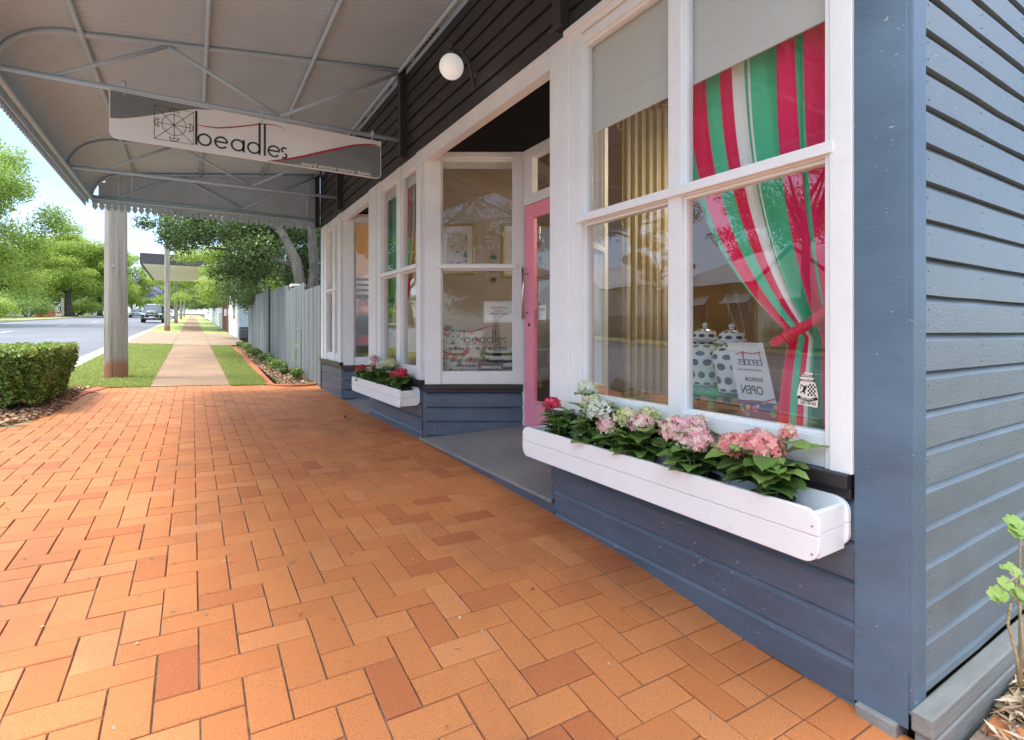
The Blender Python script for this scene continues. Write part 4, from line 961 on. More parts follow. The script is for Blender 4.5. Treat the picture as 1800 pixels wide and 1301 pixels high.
hydrangea('pale pink hydrangea in the far planter beside the red one', PX, 3.08*D, zb, .074, .115, .14, 30, [(-.03, .02, .27, .055, 'pet_pink', 70), (-.02, -.06, .33, .05, 'pet_pink', 60), (.02, .12, .38, .05, 'pet_pink', 50)], .11, 1.0, GH)
hydrangea('red hydrangea at the far end of the far planter', PX, 3.28*D, zb, .070, .11, .12, 26, [(-.04, .02, .24, .065, 'pet_red', 80)], .12, 1.0, GH*.8)

# ------------------------------------------------------------------ window dressing and the room behind
def curtain(name, label, x, y_left, y_right, z_top, z_bot, ztie, y_tie0, y_tie1, mat, yb0=None, yb1=None, flip=False, amp=.030, folds=7):
    nz, nu = 60, 220; m_ = MB(); yb0 = yb0 or y_left; yb1 = yb1 or y_right
    vs = []
    for i in range(nz+1):
        z = z_top+(z_bot-z_top)*i/nz
        if z > ztie:
            t = (z_top-z)/(z_top-ztie); e = t**3.3; a = y_left+(y_tie0-y_left)*e; b = y_right+(y_tie1-y_right)*e
        else:
            t = (ztie-z)/(ztie-z_bot); e = t**.7; a = y_tie0+(yb0-y_tie0)*e; b = y_tie1+(yb1-y_tie1)*e
        wdt = abs(a-b)/max(abs(y_left-y_right), .01)
        for j in range(nu+1):
            u = j/nu; ph = 2*PI*folds*(u+.018*math.sin(u*23+1.3))
            am = amp*(1.15-.35*wdt)*(.75+.45*math.sin(u*9+2))
            yy = a+(b-a)*(u+.016*math.sin(ph*1.0+.8)*(.5+.5*wdt))
            sag = -.015*math.sin(PI*u)*(1 if z > ztie else 0)
            vs.append((x+am*math.sin(ph+.5*math.sin(z*3))+.25*am*math.sin(ph*2.3+z*2)+.02*math.exp(-((z-ztie)/.12)**2), yy, z+sag*math.exp(-((z-ztie)/.3)**2)))
    fs = [(i*(nu+1)+j, i*(nu+1)+j+1, (i+1)*(nu+1)+j+1, (i+1)*(nu+1)+j) for i in range(nz) for j in range(nu)]
    for k, (i, j) in enumerate([(i, j) for i in range(nz) for j in range(nu)]):
        u0, u1 = j/nu, (j+1)/nu; um = (u0+u1)/2
        m_.uv[k] = [(um, i/nz)]*4 if True else None
    m_.add(vs, fs); o = m_.build(name, mat, None, smooth=True); tag(o, label, 'curtain'); return o
c1 = curtain('striped_curtain', 'red, green and white striped curtain tied back in the nearest window', 1.075*D, .935*D, .500*D, .86*D, -.225*D, -.01*D, .635*D, .515*D, 'curtain', .665*D, .49*D, amp=.030, folds=7)
def tieback(par, x, ys, zs, r):
    m_ = MB(); n = 40; k = len(ys); pts = []
    for i in range(n+1):
        t = i/n*(k-1); a = min(int(t), k-2); f = t-a; pts.append((x+(-.0 if 1 else 0), ys[a]+(ys[a+1]-ys[a])*f, zs[a]+(zs[a+1]-zs[a])*f))
    rs = [r*(1+.05*math.sin(i*2.1)+R.gauss(0, .07))*min(1, .45+i*.3, .45+(n-i)*.3) for i in range(n+1)]
    m_.tube(pts, rs, 16); return m_.build('tieback', 'tie', par, smooth=True)
tieback(c1, 1.042*D, [.645*D, .600*D, .56*D, .515*D], [-.030*D, -.006*D, .016*D, .054*D], .019)
# red piping and white bobble trim down the leading edge
c2 = curtain('striped_curtain', 'red, green and white striped curtain hanging in the middle window', 1.08*D, 2.80*D, 3.38*D, .84*D, -.225*D, -.02*D, 3.20*D, 3.32*D, 'curtain', 3.12*D, 3.36*D, amp=.03, folds=6)
tieback(c2, 1.045*D, [3.16*D, 3.22*D, 3.27*D, 3.36*D], [-.05*D, -.06*D, -.05*D, -.0*D], .03)
c3 = curtain('striped_curtain', 'red, green and white striped curtain gathered at the far end of the shop', 1.09*D, 4.55*D, 4.74*D, .84*D, -.225*D, -.02*D, 4.66*D, 4.74*D, 'curtain', 4.62*D, 4.74*D, amp=.02, folds=3)
def blind(label, y0, y1, zb_, zt_=.862*D, x=1.03*D, group=None):
    m_ = MB(); m_.box(x, x+.0012, y0, y1, zb_, zt_); o = m_.build('roller_blind', 'blind'); tag(o, label, 'blind', group)
    b_ = MB(); b_.box(x-.004, x+.006, y0+.001, y1-.001, zb_-.012, zb_); b_.build('bottom_rail', 'blind', o, bevel=.002); return o
blind('pale roller blind over the left pane of the nearest window', .867*D, 1.222*D, .597*D)
blind('pale roller blind above the tied striped curtain', .497*D, .8665*D-.004, .597*D)
blind('rolled up blind strip in the middle window', 2.51*D, 2.825*D, .80*D)
blind('rolled up blind strip in the middle window beside the far post', 2.83*D, 3.16*D, .80*D)
m_ = MB(); m_.tube([(1.028*D, 1.185*D, .60*D), (1.028*D, 1.185*D, .0*D), (1.032*D, 1.19*D, -.03*D), (1.028*D, 1.2*D, 0), (1.028*D, 1.2*D, .6*D)], .0016, 5)
tag(m_.build('blind_cord', 'signpale'), 'thin white cord loop hanging beside the pane near the door', 'cord')
def splayblind(fr, label):
    m_ = MB(); fr.box(m_, .085*D, .46*D, -.052, -.045, .825*D, .862*D); tag(m_.build('roller_blind', 'blind'), label, 'blind')
splayblind(S2, 'rolled up white blind above the lettered pane'); splayblind(S3, 'rolled up white blind over the pane showing the lamp')

# ginger jars on a green table
tb = thing('green_table', 'bright green round table holding two spotted jars in the window', 'table', (1.39*D, 1.03*D, -.235*D))
m_ = MB(); m_.lathe([(0, .075), (.205, .075), (.215, .083), (.215, .097), (.208, .103), (0, .103)], (0, 0, 0), 40); m_.build('table_top', 'green', tb, smooth=False)
for a in (20, 110, 200, 290):
    q = math.radians(a); cx, cy = .14*math.cos(q), .14*math.sin(q); m_ = MB(); m_.box(cx-.018, cx+.018, cy-.018, cy+.018, 0.0, .075); m_.build('leg', 'green', tb, bevel=.003)
def jar(label, x, y, s):
    t = thing('ginger_jar', label, 'jar', (x, y, -.235*D+.104), 'blue spotted ginger jars')
    m_ = MB(); m_.lathe([(0, 0), (.072, 0), (.078, .01), (.076, .03), (.080, .08), (.092, .14), (.105, .19), (.108, .225), (.098, .262), (.078, .285), (.068, .292), (.068, .31)], (0, 0, 0), 40, uv=True)
    m_.v = [(a*s*1.14, b*s*1.14, c*s) for a, b, c in m_.v]; m_.build('body', 'jar', t, smooth=True)
    m_ = MB(); m_.lathe([(.100, .312), (.104, .316), (.100, .322), (.078, .326), (.074, .352), (.062, .378), (.040, .392), (.012, .398), (.012, .41), (.018, .42), (.012, .435), (.0, .445)], (0, 0, 0), 40, uv=True)
    m_.v = [(a*s*1.14, b*s*1.14, c*s) for a, b, c in m_.v]; m_.build('lid', 'jar', t, smooth=True)
jar('blue spotted ginger jar nearer the tied curtain', 1.33*D, .945*D, .86)
jar('blue spotted ginger jar partly hidden behind the other jar', 1.43*D, 1.115*D, .88)
rv_ = thing('reed_vase', 'tall dry reeds standing in a glass vase behind the jars', 'reeds', (1.50*D, .98*D, -.235*D+.104))
m_ = MB(); m_.lathe([(0, 0), (.03, 0), (.034, .2), (.026, .26), (.028, .27)], (0, 0, 0), 16); m_.build('vase', 'iron', rv_, smooth=True)
m_ = MB()
for i in range(7): a = -.9+i*.27; m_.tube([(0, 0, .05), (.06*math.sin(i*2), a*.26, .56+.03*math.sin(i*3))], .0035, 6)
m_.build('reeds', 'reed', rv_)
# cushion with navy flowers and small card, bag
def cushion(name, label, x, y, z, w, h, d, mat, rz=0, tilt=0, cat='cushion'):
    m_ = MB(); n = 14; vs = []; fs = []
    for s_ in (-1, 1):
        o_ = len(vs)
        for i in range(n+1):
            for j in range(n+1):
                u, v = i/n*2-1, j/n*2-1; t = (max(0, (1-u**4)*(1-v**4)))**.45
                k = 1-.07*(1-abs(u)**2)*(abs(v)**4); kk = 1-.07*(1-abs(v)**2)*(abs(u)**4)
                vs.append((u*w/2*kk, s_*d/2*t, v*h/2*k+h/2))
        for i in range(n):
            for j in range(n):
                q = (o_+i*(n+1)+j, o_+(i+1)*(n+1)+j, o_+(i+1)*(n+1)+j+1, o_+i*(n+1)+j+1); fs.append(q if s_ < 0 else q[::-1])
    for k, f in enumerate(fs): m_.uv[k] = [((vs[i][0]/w+.5), (vs[i][2]/h)) for i in f]
    m_.add(vs, fs); o = m_.build(name, mat, None, smooth=True); o.location = (x, y, z); o.rotation_euler = (tilt, 0, rz); tag(o, label, cat); return o
def on_splay(fr, u, w, z): p = fr.pt(u, w, z); return p.x, p.y, p.z
ang = math.atan2(S2.u.y, S2.u.x)
ledge = MB(); 
x, y, z = on_splay(S2, .19*D, -.22, -.235*D); cushion('rose_cushion', 'large cream cushion printed with pink roses behind the lettered pane', x, y, z, .46, .46, .15, 'roses', ang, .28)
x, y, z = on_splay(S2, .385*D, -.20, -.235*D); cushion('striped_cushion', 'black and cream striped bolster beside the rose cushion', x, y, z, .32, .28, .16, 'bwstripe', ang, .2)
x, y, z = on_splay(S2, .13*D, -.40, -.235*D); cushion('leaf_cushion', 'small grey floral cushion behind the rose cushion', x, y, z, .34, .52, .12, 'artprint', ang, .2)
# pictures on the wall seen through the splayed window
def picture(label, x, y, z, w, h, rz):
    t = thing('framed_picture', label, 'picture', (x, y, z), 'framed pictures in the shop', rz)
    m_ = MB(); b = .03
    m_.box(-w/2, w/2, -.012, .012, 0, b); m_.box(-w/2, w/2, -.012, .012, h-b, h); m_.box(-w/2, -w/2+b, -.012, .012, b, h-b); m_.box(w/2-b, w/2, -.012, .012, b, h-b); m_.build('frame', 'gold', t, bevel=.003)
    m_ = MB(); m_.box(-w/2+b, w/2-b, -.004, .010, b, h-b); m_.build('mount', 'paper', t)
    m_ = MB(); m_.box(-w*.28, w*.28, -.0065, -.0045, h*.2, h*.82); m_.build('print', 'artprint', t)
part = MB(); part.box(1.62*D, 2.9*D, 2.945*D, 2.949*D, -.5*D, 1.299*D)
PW = Frame((1.20, 3.22), (2.4, 2.483))
pwm = MB(); PW.box(pwm, 0.28, PW.L, -.06, 0, -.5*D, 1.298*D); P('interior_wall', pwm, 'beige')
for lb, u, z, w, h in (('gilt framed picture at the left behind the lettered pane', .165*D, .36*D, .44, .62), ('larger gilt framed botanical picture at the right behind the lettered pane', .62*D, .34*D, .62, .66)):
    p = PW.pt(u+.28, .02, z); picture(lb, p.x, p.y, p.z, w, h, math.atan2(PW.u.y, PW.u.x))
for i, (z, s_) in enumerate(((.47, .045), (.40, .065), (.325, .045))):
    m_ = MB(); pts = []
    for k in range(10): rr = s_*(1 if k % 2 == 0 else .42); a = PI/2+k*PI/5; pts.append((rr*math.cos(a), 0, rr*math.sin(a)))
    m_.prism(pts, (0, 0, 0), (0, .006, 0)); p = PW.pt(.40*D+.28, .03, z*D); o = m_.build('hanging_star', 'iron'); o.location = p; o.rotation_euler = (0, 0, math.atan2(PW.u.y, PW.u.x))
    tag(o, ['topmost small dark star hanging between the pictures', 'larger middle dark star hanging between the pictures', 'lowest dark star hanging just above the window bar'][i], 'star', 'dark stars hanging in the window')
# yellow striped curtain with a pelmet, deeper in the shop
yc = thing('yellow_curtain', 'yellow striped drape under a patterned pelmet deeper inside the shop', 'curtain', (2.0*D, 1.86*D, -.5*D), None, math.radians(135))
m_ = MB(); nu, nz_ = 120, 3; vs = []; W_ = .62; Hh = 1.62*D
for i in range(nz_+1):
    for j in range(nu+1): u = j/nu; vs.append(((u-.5)*W_, .03*math.sin(u*2*PI*9)*(.4+.6*(1-i/nz_*.4)), Hh*i/nz_))
fs = [(i*(nu+1)+j, i*(nu+1)+j+1, (i+1)*(nu+1)+j+1, (i+1)*(nu+1)+j) for i in range(nz_) for j in range(nu)]
for k, f in enumerate(fs): m_.uv[k] = [(vs[i][0]/W_+.5, vs[i][2]/Hh) for i in f]
m_.add(vs, fs); m_.build('drape', 'ycurtain', yc, smooth=True)
m_ = MB(); pts = [(-.36, 0, Hh+.06)]+[(-.36+.72*i/20, 0, Hh-.14-.16*math.sin(PI*i/20)) for i in range(21)]+[(.36, 0, Hh+.06)]
m_.prism([(a, -.07, c) for a, b, c in pts], (0, 0, 0), (0, .03, 0)); m_.build('pelmet', 'pelmet', yc)

# open sign on the door, notice, lettering on the glass, label board, security sticker
os_ = thing('open_sign', 'small white hanging OPEN sign behind the glass of the pink door', 'sign', FD.pt(2.07*D, -.045, .055*D))
def facing(mb, fr, u, w, z):                              # local x runs left to right as seen from the street
    o_ = fr.pt(u, w, z); d_ = fr.u
    right = Vector((math.cos(-TH), math.sin(-TH), 0)); 
    if d_.dot(right) < 0: d_ = -d_
    mb.v = [tuple(o_+d_*x+fr.n*(-y)+Vector((0, 0, zz))) for x, y, zz in mb.v]; return mb
def child(mb, name, mat, par):
    l = par.matrix_world.translation if False else Vector(par.location)
    mb.v = [(x-l.x, y-l.y, z-l.z) for x, y, z in mb.v]; return mb.build(name, mat, par)
m_ = MB(); m_.box(0, .115, 0, .003, 0, .155); child(facing(m_, FD, 2.105*D, -.042, .038*D), 'board', 'signwhite', os_)
t_ = text_mb('OPEN', .047); wd = max(v[0] for v in t_.v); t_.v = [(x*.095/wd+.01, -.002, z+.10) for x, y, z in t_.v]; child(facing(t_, FD, 2.105*D, -.040, .038*D), 'lettering', 'signink', os_)
t_ = text_mb('Please come in', .017); wd = max(v[0] for v in t_.v); t_.v = [(x*.075/wd+.02, -.002, z+.07) for x, y, z in t_.v]; child(facing(t_, FD, 2.105*D, -.040, .038*D), 'small_lettering', 'signgrey', os_)
m_ = MB(); m_.box(0.006, .109, -.001, .0, 0.004, .018); child(facing(m_, FD, 2.105*D, -.041, .038*D), 'red_band', 'signred', os_)
m_ = MB(); m_.tube([(0.015, 0, .15), (.055, 0, .33)], .0012, 5); m_.tube([(.10, 0, .15), (.055, 0, .33)], .0012, 5); child(facing(m_, FD, 2.105*D, -.041, .038*D), 'cord', 'signink', os_)
nt_ = thing('paper_notice', 'white framed paper notice taped inside the lettered pane', 'notice', S2.pt(.34*D, -.03, .04*D))
m_ = MB(); m_.box(0, .155*D, 0, .001, 0, .108*D); child(facing(m_, S2, .303*D, -.028, .038*D), 'sheet', 'paper', nt_)
m_ = MB(); bx = [(.012, .012), (.155*D-.012, .012), (.155*D-.012, .108*D-.012), (.012, .108*D-.012), (.012, .012), (.013, .012)]; m_.strip(bx, .0022); m_.v = [(x, -.001, z) for x, y, z in m_.v]
for s_, sz, zz in (('SHOWROOM', .026, .135), ('OPEN BY', .02, .105), ('APPOINTMENT', .028, .075)):
    t_ = text_mb(s_, sz, 'CENTER'); m_.add([(x+.0775*D, -.001, z+zz) for x, y, z in t_.v], t_.f) if False else None
    o_ = len(m_.v); m_.v += [(x+.0775*D, -.001, z+zz) for x, y, z in t_.v]; m_.f += [tuple(i+o_ for i in f) for f in t_.f]; m_.mi += [0]*len(t_.f)
child(facing(m_, S2, .303*D, -.027, .038*D), 'lettering', 'signgrey', nt_)
gl = thing('window_lettering', 'black and red shop lettering with address on the splayed pane', 'lettering', S2.pt(.09*D, -.016, -.2*D))
m_ = MB(); wordmark(m_, .205, .205, .058, .135, .0062, .405); logo(m_, .035, .205, .125, .003)
m_.strip([(.03, .195), (.62, .195)], .0025)
def addtext(m_, s_, sz, x0, z0, wdt):
    t_ = text_mb(s_, sz, bold=sz*.018); wd = max(v[0] for v in t_.v); o_ = len(m_.v); m_.v += [(x*wdt/wd+x0, 0, z+z0) for x, y, z in t_.v]; m_.f += [tuple(i+o_ for i in f) for f in t_.f]; m_.mi += [0]*len(t_.f)
addtext(m_, '120 Bridge St.', .047, .03, .137, .235); addtext(m_, 'Ph. 07 4632 9555', .047, .32, .137, .30)
addtext(m_, 'Toowoomba.', .047, .03, .085, .20); addtext(m_, 'Email: cliff@beadles.com', .045, .075, .025, .52); addtext(m_, 'www.beadle', .045, .13, -.025, .19)
child(facing(m_, S2, .094*D, -.016, -.175*D), 'lettering', 'black', gl)
m_ = MB(); m_.strip([(.19, .315), (.26, .312), (.33, .330), (.43, .362), (.52, .372), (.59, .366)], [.002, .008, .010, .009, .006, .002]); child(facing(m_, S2, .094*D, -.015, -.175*D), 'red_flourish', 'signred', gl)
lb_ = thing('label_board', 'small dark brown fabric brand board standing at the foot of the lettered pane', 'sign', S2.pt(.3*D, -.03, -.21*D))
m_ = MB(); m_.box(0, .235, 0, .012, 0, .082); child(facing(m_, S2, .277*D, -.045, -.213*D), 'board', 'brownsign', lb_)
m_ = MB(); addtext(m_, 'OSBORNE & LITTLE', .03, .02, .032, .195); m_.v = [(x, -.0015, z) for x, y, z in m_.v]; child(facing(m_, S2, .277*D, -.044, -.213*D), 'lettering', 'signpale', lb_)
# security sticker on the near pane; local x from left to right = decreasing y
stk = thing('security_sticker', 'black and cream security company sticker on the nearest window pane', 'sticker', (D+.018, .585*D, -.15*D))
SB = (.573*D, -.148*D)
def stick(m_, dx): m_.v = [(D+.018-dx, SB[0]-x, SB[1]+z) for x, y, z in m_.v]; return m_
SWd, SHd = .078, .125
shape = [(.012, .030), (.0, .036), (.004, .060), (.010, .082), (.014, .092), (.012, .112), (.024, .115), (.03, .126), (.058, .124), (.062, .096), (.068, .085), (.074, .060), (.078, .036), (.074, .0), (.004, .006), (.006, .03)]
m_ = MB(); m_.add([(x, 0, z) for x, z in shape], [tuple(range(len(shape)))[::-1]]); child(stick(m_, .0005), 'backing', 'cream', stk)
m_ = MB()
def q4(x0, x1, z0, z1): m_.add([(x0, 0, z0), (x1, 0, z0), (x1, 0, z1), (x0, 0, z1)], [(0, 1, 2, 3)])
q4(.013, .060, .108, .118); q4(.012, .064, .092, .1005); m_.strip([(.004, .034), (.02, .027), (.05, .025), (.076, .034)], .011)
for i in range(5):
    for j in range(6):
        if (i+j) % 2 == 0: q4(.040+i*.0058, .0458+i*.0058, .040+j*.0075, .0475+j*.0075)
m_.strip([(.036, .078), (.030, .066), (.026, .058), (.030, .045)], [.004, .012, .010, .003]); m_.strip([(.028, .07), (.016, .080), (.014, .062)], [.008, .005, .002]); m_.strip([(.026, .056), (.014, .050), (.018, .043)], [.006, .004, .001])
addtext(m_, '1300 790 442', .016, .010, .008, .060); child(stick(m_, .0012), 'emblem', 'black', stk)
m_ = MB(); addtext(m_, 'ARMED', .012, .016, .1095, .040); addtext(m_, 'LOMBARD', .010, .015, .0935, .045); addtext(m_, 'SECURITY', .010, .014, .0245, .048); child(stick(m_, .0018), 'lettering', 'signpale', stk)

# lamp, chair and cabinet seen through the farthest splayed pane
lm = thing('table_lamp', 'pink gourd lamp with black and white banded shade on a black cabinet', 'lamp', (1.235*D, 4.42*D, .115*D))
m_ = MB(); m_.lathe([(0, 0), (.06, 0), (.10, .04), (.115, .085), (.10, .13), (.065, .165), (.07, .19), (.082, .225), (.07, .262), (.03, .285), (.012, .30), (.012, .34)], (0, 0, 0), 28); m_.build('lamp_base', 'gourd', lm, smooth=True)
m_ = MB(); m_.lathe([(.25, .30), (.235, .64)], (0, 0, 0), 40, uv=True); m_.build('lamp_shade', 'bwstripe', lm, smooth=True)
cbn = thing('black_cabinet', 'low black cabinet under the pink lamp', 'cabinet', (1.235*D, 4.42*D, -.235*D))
m_ = MB(); m_.box(-.24, .27, -.2, .2, .05, .34*D); m_.box(-.26, .29, -.22, .22, .34*D, .35*D-.002); m_.build('carcass', 'black', cbn, bevel=.004)
m_ = MB(); m_.box(-.22, .25, -.208, -.2005, .08, .32*D); m_.build('door', 'soffit', cbn, bevel=.003)
ch = thing('red_chair', 'red upholstered chair with a patterned cushion in the far window bay', 'chair', (1.285*D, 4.20*D, -.235*D), None, math.radians(-20))
m_ = MB(); m_.box(-.30, .25, -.25, .25, .22, .37); m_.build('seat', 'red', ch, bevel=.04)
m_ = MB(); m_.box(.10, .25, -.25, .25, .371, .69); m_.build('backrest', 'red', ch, bevel=.05)
for a, b in ((-.26, -.2), (-.26, .2), (.2, -.2), (.2, .2)):
    m_ = MB(); m_.tube([(a, b, .0), (a, b, .22)], [.012, .02], 8); m_.build('leg', 'black', ch)
cushion('patterned_cushion', 'cream cushion with small red sprigs on the red chair', 1.30*D, 4.13*D, -.235*D+.37, .30, .28, .13, 'sprig', math.radians(-32), .3)
cushion('teal_cushion', 'small teal cushion beside the red chair', 1.10*D, 4.24*D, -.05*D, .12, .14, .1, 'teal', math.radians(-32), .2)
# display counter inside the door, a hanging print and baskets
dcr = thing('shop_counter', 'pale counter with shelves seen through the pink door', 'counter', (2.1*D, 3.0*D-.5, -.5*D))
m_ = MB(); m_.box(-.4, .5, -.3, .3, 0, .7); m_.build('body', 'beige', dcr, bevel=.01); m_ = MB(); m_.box(-.45, .55, -.34, .34, .701, .74); m_.build('top', 'signpale', dcr, bevel=.004)
for k, (x, y, z) in enumerate(((1.9, 1.3, .75), (2.3, 3.0, .7), (1.6, 3.6, .85))):  # pendants and their point lights added to brighten the dim shop interior
    t = thing('pendant_lamp', ['glowing amber pendant lamp inside behind the striped curtain', 'amber pendant lamp further back inside the shop', 'amber pendant lamp over the far window bay'][k], 'lamp', (x*D, y*D, z*D), 'lit pendant lamps inside the shop')
    m_ = MB(); m_.lathe([(.16, 0), (.15, .04), (.05, .12), (.02, .13)], (0, 0, 0), 24); m_.build('lamp_shade', 'gold', t, smooth=True)
    m_ = MB(); m_.sphere((0, 0, .03), .045, 12, 8); m_.build('bulb', 'bulb' if 'bulb' in M else 'globe', t)
    m_ = MB(); m_.tube([(0, 0, .13), (0, 0, 1.3*D-z*D)], .003, 6); m_.build('cord', 'black', t)
    ld = bpy.data.lights.new('pendant_light', 'POINT'); ld.energy = 16; ld.color = (1, .80, .58); ld.shadow_soft_size = .12
    lo = bpy.data.objects.new('light', ld); COL.objects.link(lo); lo.parent = t; lo.location = (0, 0, -.06)

# ------------------------------------------------------------------ trees and plants
def leaf_cloud(name, mat, parent, clumps, n, size, off, asp=.55, flat_=.5, droop=0, sharp=1.0):
    """clumps: (x,y,z,rx,ry,rz) ; leaves are folded diamonds"""
    C = np.array(clumps); w = (C[:, 3]*C[:, 4]*C[:, 5])**(2/3); w /= w.sum(); idx = NR.choice(len(C), n, p=w)
    d = NR.normal(0, 1, (n, 3)); d /= np.linalg.norm(d, axis=1)[:, None]; rad = NR.uniform(0, 1, n)**.45*(1+.10*NR.normal(0, 1, n))
    p = C[idx, :3]+d*C[idx, 3:]*rad[:, None]
    up = np.array([0, 0, 1.]); nrm = NR.normal(0, 1, (n, 3))*.8+up*flat_+d*.6; nrm /= np.linalg.norm(nrm, axis=1)[:, None]
    t = np.cross(nrm, NR.normal(0, 1, (n, 3))); t /= np.linalg.norm(t, axis=1)[:, None]+1e-9; t[:, 2] -= droop; b = np.cross(nrm, t)
    s_ = size*NR.uniform(.55, 1.4, n)[:, None]; t = t*s_; b = b*s_*asp
    V = np.stack([p-t*.5, p+b*.5+t*.05, p+t*.5, p-b*.5+t*.05], 1).reshape(-1, 3)-np.array(off)
    F = (np.arange(n)*4)[:, None]+np.array([0, 1, 2, 3])
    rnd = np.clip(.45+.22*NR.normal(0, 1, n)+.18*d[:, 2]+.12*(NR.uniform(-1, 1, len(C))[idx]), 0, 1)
    return link_mesh(name, V, F, mat, parent, rnd=rnd)
def tree(name, label, cat, X, Y, zc, rx, ry, rz, mat, n, size, trunk_r=.3, nclump=34, lean=(0, 0), group=None, bark='bark', fork=None, low=.0, hollow=.62, cx=0, cy=0, crf=.30, skirt=0):
    gz = float(H(X, Y)); t = thing(name, label, cat, (X*D, Y*D, gz-.05), group)
    c = np.array([X*D+cx, Y*D+cy, zc]); off = (X*D, Y*D, gz-.05); cl = []
    for i in range(nclump):
        for _ in range(20):
            d = np.array([R.gauss(0, 1) for _ in range(3)]); d /= np.linalg.norm(d)
            if d[2] > -.75: break
        k = R.uniform(hollow, 1.0); rr = crf*R.uniform(.65, 1.25)
        cl.append((c[0]+d[0]*rx*k, c[1]+d[1]*ry*k, c[2]+d[2]*rz*k, rx*rr, ry*rr, rz*rr*.75))
    tk = MB(); base = Vector((0, 0, 0)); topp = Vector((cx*.5+lean[0], cy*.5+lean[1], (zc-gz)-rz*.35))
    tk.tube([base, base.lerp(topp, .12)+Vector((.03, 0, 0)), base.lerp(topp, .5)+Vector((R.gauss(0, .1), R.gauss(0, .1), 0)), topp], [trunk_r*1.35, trunk_r, trunk_r*.85, trunk_r*.6], 12)
    for q in R.sample(cl, min(len(cl), 14)):
        e = Vector((q[0]-off[0], q[1]-off[1], q[2]-off[2])); s0 = base.lerp(topp, R.uniform(.65, 1)); md = s0.lerp(e, .5)+Vector((R.gauss(0, .1)*rx, R.gauss(0, .1)*ry, .08*rz))
        tk.tube([s0, md, e], [trunk_r*.42, trunk_r*.25, trunk_r*.07], 7)
    tk.build('trunk', bark, t, smooth=True)
    leaf_cloud('crown', mat, t, cl, n, size, off); return t
# big dark tree behind the paling fence
def fence_tree():
    X, Y = 1.22, 6.9; gz = float(H(X, Y)); t = thing('shade_tree', 'dark leafy tree with forked pale trunk behind the grey fence', 'tree', (X*D, Y*D, gz-.05)); off = (X*D, Y*D, gz-.05)
    tk = MB()
    z0 = 0; zf = .62*D-gz*1+0*z0
    fk = Vector((0, 0, (.42*D-gz)))
    tk.tube([(0, 0, 0), (.02, 0, fk.z*.5), fk], [.24, .19, .17], 14)
    tk.tube([fk+Vector((0, 0, -.05)), fk+Vector((-.13, .05, .35)), fk+Vector((-.22, .1, .9)), fk+Vector((-.5, .6, 1.7)), fk+Vector((-1.2, 2.0, 2.3))], [.14, .125, .12, .09, .05], 12)
    tk.tube([fk+Vector((0, 0, -.05)), fk+Vector((.13, .0, .28)), fk+Vector((.20, .1, .75)), fk+Vector((.15, .2, 1.7)), fk+Vector((.5, .6, 2.6))], [.13, .12, .12, .10, .07], 12)
    tk.tube([fk+Vector((-.18, .07, .7)), fk+Vector((-.9, 1.0, 1.15)), fk+Vector((-2.0, 2.6, 1.4))], [.07, .05, .02], 8)
    tk.tube([fk+Vector((-.05, .07, .4)), fk+Vector((-.1, 1.6, 1.25)), fk+Vector((.2, 3.6, 1.7))], [.08, .05, .02], 8)
    tk.build('trunk', 'bark', t, smooth=True)
    cl = []
    def cloud(n, xa, xb, ya, yb, za, zb_, r):
        for _ in range(n): cl.append((R.uniform(xa, xb)*D, R.uniform(ya, yb)*D, R.uniform(za, zb_)*D, r*R.uniform(.7, 1.3)*D, r*R.uniform(.7, 1.3)*D, r*.7*R.uniform(.7, 1.3)*D))
    cloud(26, -.3, 1.9, 7.0, 10.0, 1.25, 2.2, .36)
    cloud(22, .25, 1.9, 7.4, 10.5, .85, 1.5, .34)
    cloud(10, .6, 1.6, 9.0, 11.5, .75, 1.1, .30)
    cloud(10, -.75, .2, 7.6, 9.6, 1.15, 1.6, .22)
    cloud(6, 1.35, 1.9, 7.6, 8.6, .7, 1.2, .25)
    cloud(10, .7, 1.4, 10.0, 13, .5, .95, .28)
    leaf_cloud('crown', 'leaf_dark', t, cl, 95000, .075, off, asp=.5)
fence_tree()
tree('street_tree', 'bright green feathery tree overhanging the footpath beyond the fence', 'tree', 1.35, 15.0, 1.45*D, .95*D, 3.0*D, .85*D, 'leaf_lime', 36000, .10, .12, 44, cx=-.25*D)
tree('street_tree', 'light green tree further along the footpath above the red brown gate', 'tree', 1.3, 32.0, 2.3*D, 2.1*D, 4.2*D, 1.5*D, 'leaf_lime', 36000, .15, .16, 40, cx=-.8*D)
tree('street_tree', 'dense green tree beyond the white picket fence', 'tree', 1.6, 44.0, 3.2*D, 2.4*D, 5*D, 1.9*D, 'leaf_mid', 16000, .22, .2, 34, cx=-.5*D)
tree('street_tree', 'slender lime tree whose twigs dip before the distant awning', 'tree', 1.45, 12.6, 1.75*D, 1.0*D, 1.1*D, .62*D, 'leaf_lime', 11000, .085, .08, 30, cx=-.80*D, hollow=.4, crf=.26)
